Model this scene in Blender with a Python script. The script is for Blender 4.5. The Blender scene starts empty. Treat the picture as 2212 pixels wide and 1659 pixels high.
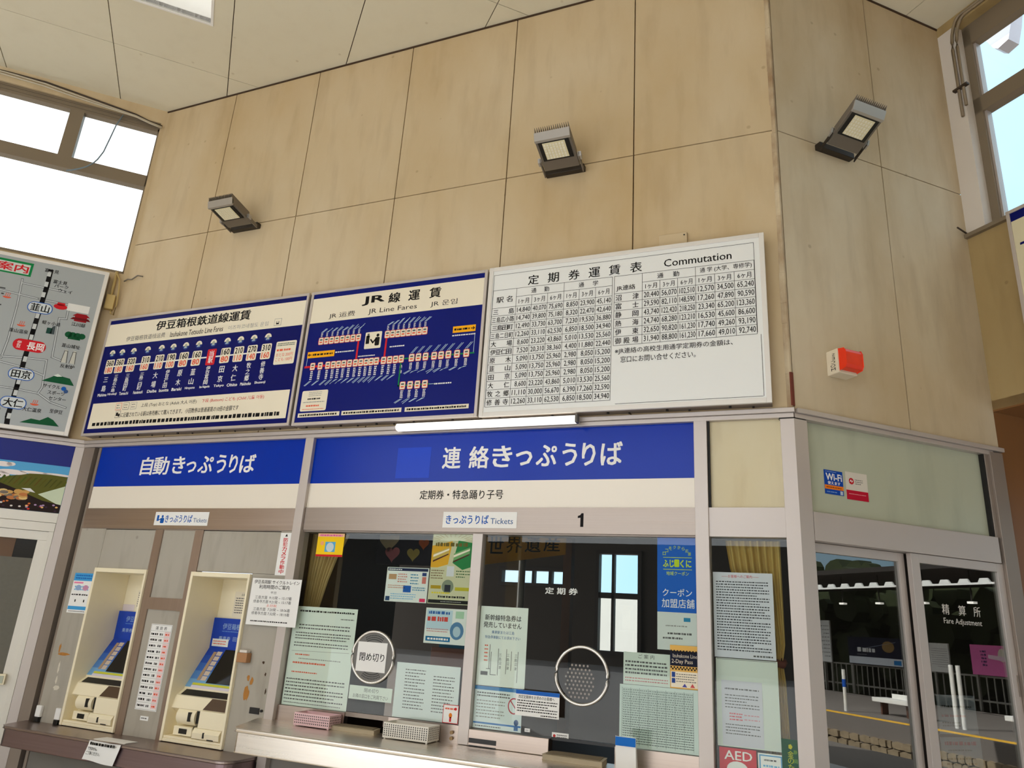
import bpy, math, random
from mathutils import Vector, Matrix
random.seed(7)
SC = bpy.context.scene
COL = SC.collection
pi = math.pi

# ------------------------------------------------------------------ camera
CAM = Vector((5.43157, -4.06808, 1.49441))
_r = Vector((0.92638372, 0.37164875, 0.06074877))
_u = Vector((0.06252777, -0.3108802, 0.9483901))
_f = Vector((-0.37135359, 0.87477466, 0.31123272))
cd = bpy.data.cameras.new('camera')
cam = bpy.data.objects.new('camera', cd)
COL.objects.link(cam)
cam.matrix_world = Matrix(((_r.x, _u.x, -_f.x, CAM.x), (_r.y, _u.y, -_f.y, CAM.y), (_r.z, _u.z, -_f.z, CAM.z), (0, 0, 0, 1)))
cd.sensor_fit = 'HORIZONTAL'
cd.sensor_width = 36.0
cd.lens = 1585.65 / 2212 * 36.0
cd.clip_start = 0.05
cd.clip_end = 500
SC.camera = cam

# ------------------------------------------------------------------ world, sun, exposure
SC.view_settings.view_transform = 'Standard'
SC.view_settings.look = 'None'
SC.view_settings.gamma = 1.0
SC.view_settings.exposure = -0.93
SC.view_settings.use_curve_mapping = False
SC.cycles.use_denoising = True
SC.cycles.max_bounces = 10
SC.cycles.diffuse_bounces = 6
SC.cycles.transparent_max_bounces = 16
SC.cycles.sample_clamp_indirect = 6.0

SUN_AZ = Vector((-0.62, -0.785, 0.0)).normalized()
world = bpy.data.worlds.new('sky')
SC.world = world
world.use_nodes = True
wn, wl = world.node_tree.nodes, world.node_tree.links
wn.clear()
w_out = wn.new('ShaderNodeOutputWorld')
w_bg = wn.new('ShaderNodeBackground')
w_tc = wn.new('ShaderNodeTexCoord')
w_dot = wn.new('ShaderNodeVectorMath'); w_dot.operation = 'DOT_PRODUCT'
w_dot.inputs[1].default_value = (SUN_AZ.x, SUN_AZ.y, 0.25)
w_str = wn.new('ShaderNodeMapRange')
w_str.inputs['From Min'].default_value = -0.45
w_str.inputs['From Max'].default_value = 1.0
w_str.inputs['To Min'].default_value = 2.7
w_str.inputs['To Max'].default_value = 7.0
w_ramp = wn.new('ShaderNodeValToRGB')
w_ramp.color_ramp.elements[0].position = 0.0
w_ramp.color_ramp.elements[0].color = (0.36, 0.72, 0.95, 1)
w_ramp.color_ramp.elements[1].position = 0.55
w_ramp.color_ramp.elements[1].color = (0.93, 0.96, 1.0, 1)
w_c = wn.new('ShaderNodeMapRange')
w_c.inputs['From Min'].default_value = -0.8
w_c.inputs['From Max'].default_value = 0.6
w_noise = wn.new('ShaderNodeTexNoise'); w_noise.inputs['Scale'].default_value = 2.6; w_noise.inputs['Detail'].default_value = 5
w_mix = wn.new('ShaderNodeMixRGB'); w_mix.inputs['Color2'].default_value = (1, 1, 1, 1)
w_nr = wn.new('ShaderNodeMapRange')
w_nr.inputs['From Min'].default_value = 0.45; w_nr.inputs['From Max'].default_value = 0.75; w_nr.inputs['To Max'].default_value = 0.35
wl.new(w_tc.outputs['Generated'], w_dot.inputs[0])
wl.new(w_dot.outputs['Value'], w_str.inputs['Value'])
wl.new(w_dot.outputs['Value'], w_c.inputs['Value'])
wl.new(w_c.outputs['Result'], w_ramp.inputs['Fac'])
wl.new(w_tc.outputs['Generated'], w_noise.inputs['Vector'])
wl.new(w_noise.outputs['Fac'], w_nr.inputs['Value'])
wl.new(w_nr.outputs['Result'], w_mix.inputs['Fac'])
wl.new(w_ramp.outputs['Color'], w_mix.inputs['Color1'])
wl.new(w_mix.outputs['Color'], w_bg.inputs['Color'])
wl.new(w_str.outputs['Result'], w_bg.inputs['Strength'])
wl.new(w_bg.outputs['Background'], w_out.inputs['Surface'])

sd = bpy.data.lights.new('sun', 'SUN')
sd.energy = 20.0
sd.angle = 0.01
sd.color = (1.0, 0.985, 0.97)
sun = bpy.data.objects.new('sun', sd)
COL.objects.link(sun)
sun.rotation_euler = Vector((SUN_AZ.x, SUN_AZ.y, 0.88)).to_track_quat('Z', 'Y').to_euler()
sun.location = (-10, -14, 20)

# ------------------------------------------------------------------ materials
def lin(c):
    c = c / 255.0
    return c / 12.92 if c <= 0.04045 else ((c + 0.055) / 1.055) ** 2.4
def rgb(t):
    return (lin(t[0]), lin(t[1]), lin(t[2]), 1.0)
_M = {}
def mat(name, col, rough=0.6, metal=0.0, var=0.04, scale=6.0, emit=0.0, spec=0.5, bump=0.0):
    if name in _M: return _M[name]
    m = bpy.data.materials.new(name); m.use_nodes = True
    n, l = m.node_tree.nodes, m.node_tree.links
    b = n['Principled BSDF']
    b.inputs['Roughness'].default_value = rough
    b.inputs['Metallic'].default_value = metal
    b.inputs['Specular IOR Level'].default_value = spec
    tc = n.new('ShaderNodeTexCoord')
    nz = n.new('ShaderNodeTexNoise'); nz.inputs['Scale'].default_value = scale; nz.inputs['Detail'].default_value = 4
    mx = n.new('ShaderNodeMixRGB')
    c = rgb(col)
    mx.inputs['Color1'].default_value = (c[0]*(1-var), c[1]*(1-var), c[2]*(1-var), 1)
    mx.inputs['Color2'].default_value = (min(1, c[0]*(1+var)), min(1, c[1]*(1+var)), min(1, c[2]*(1+var)), 1)
    l.new(tc.outputs['Object'], nz.inputs['Vector'])
    l.new(nz.outputs['Fac'], mx.inputs['Fac'])
    l.new(mx.outputs['Color'], b.inputs['Base Color'])
    if emit:
        b.inputs['Emission Color'].default_value = c
        b.inputs['Emission Strength'].default_value = emit
    if bump:
        bp = n.new('ShaderNodeBump'); bp.inputs['Strength'].default_value = bump; bp.inputs['Distance'].default_value = 0.01
        l.new(nz.outputs['Fac'], bp.inputs['Height']); l.new(bp.outputs['Normal'], b.inputs['Normal'])
    _M[name] = m
    return m
def ink(c):
    return mat('print_%d_%d_%d' % tuple(c), c, 0.6, 0, 0.02, 9, spec=0.15)
def aged(name, col, stain, dark, rough=0.65, s1=0.9, s2=5.0, amt=0.6, dk=0.25):
    """painted board with yellow-brown weather stains, faint streaks and small dark specks"""
    if name in _M: return _M[name]
    m = bpy.data.materials.new(name); m.use_nodes = True
    n, l = m.node_tree.nodes, m.node_tree.links
    b = n['Principled BSDF']; b.inputs['Roughness'].default_value = rough; b.inputs['Specular IOR Level'].default_value = 0.25
    tc = n.new('ShaderNodeTexCoord')
    mp = n.new('ShaderNodeMapping'); mp.inputs['Scale'].default_value = (1.0, 1.0, 0.55)
    l.new(tc.outputs['Object'], mp.inputs['Vector'])
    n1 = n.new('ShaderNodeTexNoise'); n1.inputs['Scale'].default_value = s1; n1.inputs['Detail'].default_value = 6; n1.inputs['Roughness'].default_value = 0.6
    l.new(mp.outputs['Vector'], n1.inputs['Vector'])
    r1 = n.new('ShaderNodeMapRange'); r1.inputs['From Min'].default_value = 0.38; r1.inputs['From Max'].default_value = 0.72; r1.inputs['To Max'].default_value = amt
    l.new(n1.outputs['Fac'], r1.inputs['Value'])
    m1 = n.new('ShaderNodeMixRGB'); m1.inputs['Color1'].default_value = rgb(col); m1.inputs['Color2'].default_value = rgb(stain)
    l.new(r1.outputs['Result'], m1.inputs['Fac'])
    n2 = n.new('ShaderNodeTexNoise'); n2.inputs['Scale'].default_value = s2; n2.inputs['Detail'].default_value = 5
    mp2 = n.new('ShaderNodeMapping'); mp2.inputs['Scale'].default_value = (1.6, 1.6, 0.3)
    l.new(tc.outputs['Object'], mp2.inputs['Vector']); l.new(mp2.outputs['Vector'], n2.inputs['Vector'])
    r2 = n.new('ShaderNodeMapRange'); r2.inputs['From Min'].default_value = 0.5; r2.inputs['From Max'].default_value = 0.8; r2.inputs['To Max'].default_value = dk
    l.new(n2.outputs['Fac'], r2.inputs['Value'])
    m2 = n.new('ShaderNodeMixRGB'); m2.inputs['Color2'].default_value = rgb(dark)
    l.new(m1.outputs['Color'], m2.inputs['Color1']); l.new(r2.outputs['Result'], m2.inputs['Fac'])
    v = n.new('ShaderNodeTexVoronoi'); v.inputs['Scale'].default_value = 4.3
    l.new(tc.outputs['Object'], v.inputs['Vector'])
    r3 = n.new('ShaderNodeMapRange'); r3.inputs['From Min'].default_value = 0.035; r3.inputs['From Max'].default_value = 0.07; r3.inputs['To Min'].default_value = 0.32; r3.inputs['To Max'].default_value = 0.0
    l.new(v.outputs['Distance'], r3.inputs['Value'])
    m3 = n.new('ShaderNodeMixRGB'); m3.inputs['Color2'].default_value = rgb(dark)
    l.new(m2.outputs['Color'], m3.inputs['Color1']); l.new(r3.outputs['Result'], m3.inputs['Fac'])
    l.new(m3.outputs['Color'], b.inputs['Base Color'])
    _M[name] = m
    return m
def brushed(name, col, rough=0.28, axis=0, metal=1.0):
    if name in _M: return _M[name]
    m = bpy.data.materials.new(name); m.use_nodes = True
    n, l = m.node_tree.nodes, m.node_tree.links
    b = n['Principled BSDF']; b.inputs['Metallic'].default_value = metal
    tc = n.new('ShaderNodeTexCoord'); mp = n.new('ShaderNodeMapping')
    s = [60.0, 60.0, 60.0]; s[axis] = 0.8
    mp.inputs['Scale'].default_value = s
    nz = n.new('ShaderNodeTexNoise'); nz.inputs['Scale'].default_value = 1.5; nz.inputs['Detail'].default_value = 6
    l.new(tc.outputs['Object'], mp.inputs['Vector']); l.new(mp.outputs['Vector'], nz.inputs['Vector'])
    mx = n.new('ShaderNodeMixRGB'); c = rgb(col)
    mx.inputs['Color1'].default_value = (c[0]*0.85, c[1]*0.85, c[2]*0.85, 1); mx.inputs['Color2'].default_value = (min(1, c[0]*1.12), min(1, c[1]*1.12), min(1, c[2]*1.12), 1)
    l.new(nz.outputs['Fac'], mx.inputs['Fac']); l.new(mx.outputs['Color'], b.inputs['Base Color'])
    mr = n.new('ShaderNodeMapRange'); mr.inputs['To Min'].default_value = rough * 0.8; mr.inputs['To Max'].default_value = rough * 1.3
    l.new(nz.outputs['Fac'], mr.inputs['Value']); l.new(mr.outputs['Result'], b.inputs['Roughness'])
    _M[name] = m
    return m
def glass(name, tint=(1, 1, 1), refl=0.08, rough=0.0):
    if name in _M: return _M[name]
    m = bpy.data.materials.new(name); m.use_nodes = True
    n, l = m.node_tree.nodes, m.node_tree.links
    n.remove(n['Principled BSDF'])
    out = n['Material Output']
    t = n.new('ShaderNodeBsdfTransparent'); t.inputs['Color'].default_value = (tint[0], tint[1], tint[2], 1)
    g = n.new('ShaderNodeBsdfGlossy'); g.inputs['Roughness'].default_value = rough
    fr = n.new('ShaderNodeLayerWeight'); fr.inputs['Blend'].default_value = 0.5
    pw = n.new('ShaderNodeMath'); pw.operation = 'POWER'; pw.inputs[1].default_value = 4.0
    l.new(fr.outputs['Facing'], pw.inputs[0])
    mr = n.new('ShaderNodeMapRange'); mr.inputs['To Min'].default_value = refl * 0.6; mr.inputs['To Max'].default_value = 0.7
    mx = n.new('ShaderNodeMixShader')
    l.new(pw.outputs['Value'], mr.inputs['Value']); l.new(mr.outputs['Result'], mx.inputs['Fac'])
    l.new(t.outputs['BSDF'], mx.inputs[1]); l.new(g.outputs['BSDF'], mx.inputs[2]); l.new(mx.outputs['Shader'], out.inputs['Surface'])
    _M[name] = m
    return m
def translucent(name, col):
    if name in _M: return _M[name]
    m = bpy.data.materials.new(name); m.use_nodes = True
    n, l = m.node_tree.nodes, m.node_tree.links
    n.remove(n['Principled BSDF'])
    a = n.new('ShaderNodeBsdfTranslucent'); a.inputs['Color'].default_value = rgb(col)
    d = n.new('ShaderNodeBsdfDiffuse'); d.inputs['Color'].default_value = rgb(col)
    mx = n.new('ShaderNodeMixShader'); mx.inputs['Fac'].default_value = 0.5
    l.new(a.outputs['BSDF'], mx.inputs[1]); l.new(d.outputs['BSDF'], mx.inputs[2]); l.new(mx.outputs['Shader'], n['Material Output'].inputs['Surface'])
    _M[name] = m
    return m

WALL = aged('beige_wall_board', (208, 190, 158), (186, 156, 106), (128, 98, 60), s1=0.75, amt=0.75)
WALLR = aged('beige_wall_board_grey', (210, 197, 171), (170, 142, 96), (106, 80, 46), s1=0.8, amt=0.75)  # right wall's copy; its window light and shade put into tint and stain
CEIL = aged('ceiling_board', (222, 215, 192), (210, 198, 168), (165, 145, 108), s1=0.6, amt=0.3, dk=0.06)
WALLE = aged('beige_wall_board_shaded', (170, 148, 104), (146, 116, 68), (96, 72, 42))  # darker copy of the stained board; this wall's weaker light put into colour
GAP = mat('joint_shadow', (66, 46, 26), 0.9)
ALU = mat('aluminium_frame', (196, 187, 181), 0.38, 0.35, 0.03, 3)
ALUD = mat('aluminium_frame_dull', (150, 138, 128), 0.4, 0.4, 0.05, 4)
WINF = mat('window_frame_brown_grey', (132, 118, 98), 0.5, 0.2, 0.05, 4)
STEEL = brushed('stainless_header', (178, 164, 154), 0.3, 0)
STEELV = brushed('stainless_vertical', (165, 152, 142), 0.34, 2)
COUNTER = brushed('stainless_counter', (234, 227, 217), 0.28, 0)
GREYP = aged('grey_steel_panel', (176, 171, 160), (160, 152, 136), (96, 84, 70), rough=0.45, s1=1.6, s2=8, amt=0.5)
CREAMW = mat('cream_acrylic', (238, 230, 216), 0.25, 0, 0.02, 2)
BLUE = mat('blue_acrylic', (0, 50, 172), 0.2, 0, 0.03, 2, spec=0.18)
NAVY = (3, 12, 96)
CREAM = (236, 227, 205)
WHITE = (240, 240, 238)
BLACK = (18, 16, 16)
RED = (206, 32, 42)
MACH = mat('cream_machine_plastic', (246, 236, 206), 0.45, 0, 0.05, 7)
DARK = mat('black_plastic', (16, 15, 15), 0.4)
GLASS = glass('ticket_window_glass', (0.95, 0.975, 0.96), 0.04)
GLASSD = glass('door_glass', (0.70, 0.73, 0.71), 0.21)
GLASSW = glass('clerestory_glass', (0.97, 0.99, 1.0), 0.05)
PAPER = (228, 232, 228)
GPAPER = (226, 234, 226)

# ------------------------------------------------------------------ mesh building
WALLS = {}
def wallframe(name, origin, ang):
    WALLS[name] = (Vector(origin), ang)
XR, AR, AL, TR = 5.35294, math.radians(43.40687), math.radians(44.1628), 1.5722
PRX, PRY = XR + TR * math.cos(AR), TR * math.sin(AR)
wallframe('M', (0, 0, 0), 0.0)                     # ticket wall, x to the right, y into the wall
wallframe('R', (XR, 0, 0), AR)                     # door wall behind the right corner
wallframe('L', (0, 0, 0), AL)                      # window wall on the left (x negative)
wallframe('E', (PRX, PRY, 0), -math.radians(45))   # window wall on the far right
wallframe('W', (0, 0, 0), 0.0)

_T = {}
def glyphs(s, bold=0.0):
    k = (s, bold)
    if k not in _T:
        c = bpy.data.curves.new('t', 'FONT'); c.body = s; c.resolution_u = 2
        o = bpy.data.objects.new('t', c)
        m = bpy.data.meshes.new_from_object(o)
        _T[k] = ([(v.co.x, v.co.y) for v in m.vertices], [tuple(p.vertices) for p in m.polygons])
        bpy.data.objects.remove(o); bpy.data.curves.remove(c); bpy.data.meshes.remove(m)
    return _T[k]

class MB:
    def __init__(self):
        self.v, self.f, self.mi, self.mats, self.sm = [], [], [], [], []
    def m(self, mt):
        if mt not in self.mats: self.mats.append(mt)
        return self.mats.index(mt)
    def add(self, vs, fs, mt, smooth=False):
        b = len(self.v); i = self.m(mt)
        self.v += [tuple(p) for p in vs]
        for f in fs:
            self.f.append(tuple(b + k for k in f)); self.mi.append(i); self.sm.append(smooth)
        return self
    def box(self, x0, x1, y0, y1, z0, z1, mt):
        x0, x1 = min(x0, x1), max(x0, x1); y0, y1 = min(y0, y1), max(y0, y1); z0, z1 = min(z0, z1), max(z0, z1)
        vs = [(x0,y0,z0),(x1,y0,z0),(x1,y1,z0),(x0,y1,z0),(x0,y0,z1),(x1,y0,z1),(x1,y1,z1),(x0,y1,z1)]
        return self.add(vs, [(3,2,1,0),(4,5,6,7),(0,1,5,4),(1,2,6,5),(2,3,7,6),(3,0,4,7)], mt)
    def frame(self, x0, x1, z0, z1, w, y0, y1, mt, wb=None, wt=None):
        wb = w if wb is None else wb; wt = w if wt is None else wt
        self.box(x0, x0+w, y0, y1, z0, z1, mt); self.box(x1-w, x1, y0, y1, z0, z1, mt)
        self.box(x0+w, x1-w, y0, y1, z0, z0+wb, mt); self.box(x0+w, x1-w, y0, y1, z1-wt, z1, mt)
        return self
    def ext(self, poly, axis, a, b, mt, smooth=False):
        """extrude a polygon: axis 'x' poly=(y,z), axis 'y' poly=(x,z), axis 'z' poly=(x,y)"""
        def P(p, t):
            return (t, p[0], p[1]) if axis == 'x' else ((p[0], t, p[1]) if axis == 'y' else (p[0], p[1], t))
        n = len(poly)
        vs = [P(p, a) for p in poly] + [P(p, b) for p in poly]
        self.add(vs, [tuple(range(n)), tuple(range(2*n-1, n-1, -1))], mt)
        b0 = len(self.v) - 2*n; i = self.m(mt)
        for k in range(n):
            self.f.append((b0+k, b0+(k+1) % n, b0+n+(k+1) % n, b0+n+k)); self.mi.append(i); self.sm.append(smooth)
        return self
    def tube(self, pts, r, mt, n=8, closed=False):
        pts = [Vector(p) for p in pts]
        vs, fs = [], []; N = len(pts)
        for k, p in enumerate(pts):
            if closed: d = pts[(k+1) % N] - pts[k-1]
            else: d = pts[min(k+1, N-1)] - pts[max(k-1, 0)]
            d.normalize()
            a = d.cross(Vector((0, 0, 1)))
            if a.length < 0.05: a = d.cross(Vector((1, 0, 0)))
            a.normalize(); c = d.cross(a)
            for j in range(n):
                t = 2*pi*j/n; q = p + a*(r*math.cos(t)) + c*(r*math.sin(t)); vs.append(q[:])
        for k in range(N if closed else N-1):
            k2 = (k+1) % N
            for j in range(n):
                fs.append((k*n+j, k*n+(j+1) % n, k2*n+(j+1) % n, k2*n+j))
        if not closed:
            fs.append(tuple(range(n-1, -1, -1))); fs.append(tuple((N-1)*n+j for j in range(n)))
        return self.add(vs, fs, mt, True)
    def cyl(self, p0, p1, r, mt, n=20):
        p0, p1 = Vector(p0), Vector(p1); d = (p1-p0).normalized()
        a = d.cross(Vector((0, 0, 1)))
        if a.length < 0.05: a = d.cross(Vector((1, 0, 0)))
        a.normalize(); c = d.cross(a); vs = []
        for p in (p0, p1):
            for j in range(n):
                t = 2*pi*j/n; vs.append((p + a*(r*math.cos(t)) + c*(r*math.sin(t)))[:])
        fs = [(j, (j+1) % n, n+(j+1) % n, n+j) for j in range(n)]
        self.add(vs, fs, mt, True)
        return self.add(vs, [tuple(range(n-1, -1, -1)), tuple(range(n, 2*n))], mt)
    # ---- flat printing in the (x, z) plane at depth y
    def rect(self, x0, x1, z0, z1, y, mt):
        return self.add([(x0,y,z0),(x1,y,z0),(x1,y,z1),(x0,y,z1)], [(0,1,2,3)], mt)
    def flat(self, pts, y, mt):
        return self.add([(p[0], y, p[1]) for p in pts], [tuple(range(len(pts)))], mt)
    def ell(self, cx, cz, rx, rz, y, mt, n=20, a0=0, a1=2*pi):
        full = abs(a1-a0-2*pi) < 1e-6
        k = n if full else n+1
        return self.flat([(cx+rx*math.cos(a0+(a1-a0)*i/n), cz+rz*math.sin(a0+(a1-a0)*i/n)) for i in range(k)], y, mt)
    def rrect(self, x0, x1, z0, z1, r, y, mt, n=4):
        pts = []
        for cx, cz, a in ((x1-r, z1-r, 0), (x0+r, z1-r, pi/2), (x0+r, z0+r, pi), (x1-r, z0+r, 1.5*pi)):
            for i in range(n+1): pts.append((cx+r*math.cos(a+pi/2*i/n), cz+r*math.sin(a+pi/2*i/n)))
        return self.flat(pts, y, mt)
    def line(self, pts, w, y, mt):
        for a, b in zip(pts[:-1], pts[1:]):
            d = Vector((b[0]-a[0], b[1]-a[1])); L = d.length
            if L < 1e-6: continue
            nx, nz = -d.y/L*w/2, d.x/L*w/2; ex, ez = d.x/L*w/2, d.y/L*w/2
            self.flat([(a[0]-ex+nx, a[1]-ez+nz), (a[0]-ex-nx, a[1]-ez-nz), (b[0]+ex-nx, b[1]+ez-nz), (b[0]+ex+nx, b[1]+ez+nz)], y, mt)
        return self
    def text(self, s, x0, x1, z0, z1, y, mt, bold=0.0, flip=False, tight=False):
        vs, fs = glyphs(s)
        if not vs: return self
        xs = [v[0] for v in vs]; ys = [v[1] for v in vs]
        a, b = min(xs), max(xs); c, d = min(ys), max(ys)
        if any(ord(ch) > 0x2E80 for ch in s) and not tight: c, d = min(c, -0.1), max(d, 0.86)
        W = max(b-a, 1e-4); H = max(d-c, 1e-4)
        out = []
        for px, py in vs:
            t = (px-a)/W
            if flip: t = 1-t
            out.append((x0+(x1-x0)*t, y, z0+(z1-z0)*(py-c)/H))
        if not bold: return self.add(out, fs, mt)
        ox, oz = bold*(x1-x0)/W, bold*(z1-z0)/H
        for k, (dx, dz) in enumerate(((-1, -0.4), (1, 0.4)) if bold < 0.016 else ((-1, -0.7), (1, 0.7), (-1, 0.7), (1, -0.7))):   # heavier strokes: the same print struck twice or four times
            self.add([(p[0]+dx*ox, p[1]-k*2e-5, p[2]+dz*oz) for p in out], fs, mt)
        return self
    def vtext(self, s, cx, z0, z1, w, y, mt, bold=0.0):
        n = len(s); h = (z1-z0)/n
        for i, ch in enumerate(s):
            zz = z1-(i+0.5)*h; hh = min(h*0.94, w*1.12)
            self.text(ch, cx-w/2, cx+w/2, zz-hh/2, zz+hh/2, y, mt, bold, tight=(ch not in '一二三之'))
        return self
    def greek(self, x0, x1, z0, z1, rows, y, mt, fill=0.5, seed=0, ragged=True):
        """illegibly small print: rows of word-like dashes"""
        rr = random.Random(seed*31+rows); h = (z1-z0)/rows
        for k in range(rows):
            zc = z1-(k+0.5)*h; x = x0; end = x1-(rr.random()*0.35*(x1-x0) if ragged and k % 3 == 2 else 0)
            while x < end-h*0.3:
                w = min(h*(0.35+rr.random()*0.9), end-x)
                self.rect(x, x+w*0.74, zc-h*fill/2, zc+h*fill/2*(0.6+0.4*rr.random()), y, mt); x += w
        return self
    def build(self, name, parent=None, bevel=0.0, base=(0, 0, 0)):
        me = bpy.data.meshes.new(name)
        me.from_pydata([(v[0]-base[0], v[1]-base[1], v[2]-base[2]) for v in self.v], [], self.f)
        for mt in self.mats: me.materials.append(mt)
        me.polygons.foreach_set('material_index', self.mi)
        me.polygons.foreach_set('use_smooth', self.sm)
        me.update()
        o = bpy.data.objects.new(name, me); COL.objects.link(o)
        if parent is not None: o.parent = parent
        if bevel:
            b = o.modifiers.new('edge', 'BEVEL'); b.width = bevel; b.segments = 2; b.limit_method = 'ANGLE'; b.angle_limit = math.radians(50)
        return o

def world_pt(wall, p):
    o, a = WALLS[wall]; c, s = math.cos(a), math.sin(a)
    return Vector((o.x + c*p[0] - s*p[1], o.y + s*p[0] + c*p[1], o.z + p[2]))
class Thing:
    """an Empty at the thing's base on a wall; parts are given in wall coordinates"""
    def __init__(self, name, label, cat, wall, base, group=None):
        self.e = bpy.data.objects.new(name, None); COL.objects.link(self.e)
        self.e.empty_display_size = 0.1
        self.wall, self.base = wall, base
        self.e.location = world_pt(wall, base); self.e.rotation_euler = (0, 0, WALLS[wall][1])
        self.e['label'] = label; self.e['category'] = cat
        if group: self.e['group'] = group
    def part(self, name, mb, bevel=0.0, parent=None, label=None):
        o = mb.build(name, parent or self.e, bevel, self.base)
        if label: o['label'] = label
        return o
def solo(name, mb, label, cat, wall, base, group=None, bevel=0.0, kind=None):
    """a thing that is one mesh"""
    o = mb.build(name, None, bevel, base)
    o.location = world_pt(wall, base); o.rotation_euler = (0, 0, WALLS[wall][1])
    o['label'] = label; o['category'] = cat
    if group: o['group'] = group
    if kind: o['kind'] = kind
    return o
def struct(name, mb, wall='W', bevel=0.0, label=None, cat=None):
    o = mb.build(name, None, bevel)
    o.location = WALLS[wall][0]; o.rotation_euler = (0, 0, WALLS[wall][1])
    o['kind'] = 'structure'
    if label: o['label'] = label
    o['category'] = cat or name.split('_')[0]
    return o

# ================================================================== LARGE STRUCTURE
CZ = 5.90          # ceiling height
def clip(poly, nx, ny, d):
    out = []
    for i in range(len(poly)):
        p, q = poly[i], poly[(i+1) % len(poly)]
        a, b = nx*p[0]+ny*p[1]-d, nx*q[0]+ny*q[1]-d
        if a >= 0: out.append(p)
        if (a >= 0) != (b >= 0):
            t = a/(a-b); out.append((p[0]+t*(q[0]-p[0]), p[1]+t*(q[1]-p[1])))
    return out
def room_clip(poly):
    base = clip(poly, math.sin(AL), -math.cos(AL), -0.1)
    base = clip(base, -math.sin(pi/4), -math.cos(pi/4), -math.sin(pi/4)*PRX-math.cos(pi/4)*PRY-0.1) if base else base
    for n in ((0, 1, -8.0), (1, 0, -4.3), (-1, 0, -10.74)):
        if base: base = clip(base, *n)
    res = []
    if base:
        a = clip(base, 0, -1, -0.1)
        if len(a) > 2: res.append(a)
        b = clip(base, 0, 1, 0.1)
        if b: b = clip(b, math.sin(AR), -math.cos(AR), math.sin(AR)*XR-0.1)
        if len(b) > 2: res.append(b)
    return res
R2 = math.sqrt(0.5)
def pq(p, q): return ((p+q)*R2, (p-q)*R2)
# ceiling boards run at 45 degrees; the light well sits in one of them
SKY = (-0.245, 0.337, 1.37, 1.97)
mb = MB()
p0, q0 = -0.409, 0.764
def ceil_piece(pa, pb, qa, qb, z0, z1, mt):
    for poly in room_clip([pq(pa, qa), pq(pb, qa), pq(pb, qb), pq(pa, qb)]):
        mb.ext(poly, 'z', z0, z1, mt)
g = 0.0035
for i in range(-14, 16):
    for j in range(-8, 10):
        pa, pb, qa, qb = p0+0.91*i+g, p0+0.91*(i+1)-g, q0+1.82*j+g, q0+1.82*(j+1)-g
        if pa < SKY[0] < pb and qa < SKY[2] < qb:
            ceil_piece(pa, SKY[0], qa, qb, CZ, CZ+0.012, CEIL); ceil_piece(SKY[1], pb, qa, qb, CZ, CZ+0.012, CEIL)
            ceil_piece(SKY[0], SKY[1], qa, SKY[2], CZ, CZ+0.012, CEIL); ceil_piece(SKY[0], SKY[1], SKY[3], qb, CZ, CZ+0.012, CEIL)
        else:
            ceil_piece(pa, pb, qa, qb, CZ, CZ+0.012, CEIL)
for a, b, c, d in ((-30, SKY[0], -30, 30), (SKY[1], 30, -30, 30), (SKY[0], SKY[1], -30, SKY[2]), (SKY[0], SKY[1], SKY[3], 30)):
    ceil_piece(a, b, c, d, CZ+0.013, CZ+0.05, GAP)
struct('ceiling', mb)

FLOOR = mat('floor_tile_grey', (204, 204, 203), 0.45, 0, 0.12, 3)
mb = MB()
mb.box(-5, 11.2, -8.2, 1.0, -0.15, 0.0, FLOOR)
struct('floor', mb)
PLAZA = mat('concrete_plaza', (188, 188, 188), 0.85, 0, 0.15, 1.5)
mb = MB(); mb.box(-45, 45, -34, -8.2, -0.3, -0.02, PLAZA)
struct('pavement', mb, cat='ground')
SHADE = mat('dark_rendered_wall', (96, 90, 84), 0.8, 0, 0.1, 1)
mb = MB(); mb.box(-30, 34, -33, -31, -0.02, 5.5, SHADE)  # unseen dark building, added to keep the window glass from mirroring brightness
struct('wall_added_across_street', mb)

# --- ticket wall (front), boards with open joints
J = [0.0] + [0.83 + 0.91*k for k in range(5)] + [XR]
def boards(mb, us, zs, mt, t=0.02, g=0.004):
    for a, b in zip(us[:-1], us[1:]):
        for c, d in zip(zs[:-1], zs[1:]):
            mb.box(a+(g if a > us[0] else 0), b-(g if b < us[-1] else 0), 0, t, c+(g if c > zs[0] else 0), d-(g if d < zs[-1] else 0), mt)
mb = MB(); boards(mb, J, [2.693, 4.4825, CZ-0.014], WALL)
mb.box(0, XR, 0.021, 0.14, 2.66, CZ, GAP)
struct('wall_front', mb, 'M')
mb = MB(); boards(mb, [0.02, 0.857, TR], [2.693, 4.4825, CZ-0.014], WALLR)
mb.box(0.0, TR, 0.021, 0.12, 2.66, CZ, GAP)
struct('wall_right', mb, 'R')
mb = MB(); mb.box(0.0, XR, -0.007, 0.02, CZ-0.014, CZ-0.0005, GAP); struct('trim_16', mb, 'M', label='dark strip painted in for the shadow gap between the beige wall and the ceiling')  # dark strip stands in for the shadow gap under the ceiling
mb = MB(); mb.box(0.0, TR, -0.007, 0.02, CZ-0.014, CZ-0.0005, GAP); struct('trim_17', mb, 'R')  # same shadow gap painted along the right wall
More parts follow.
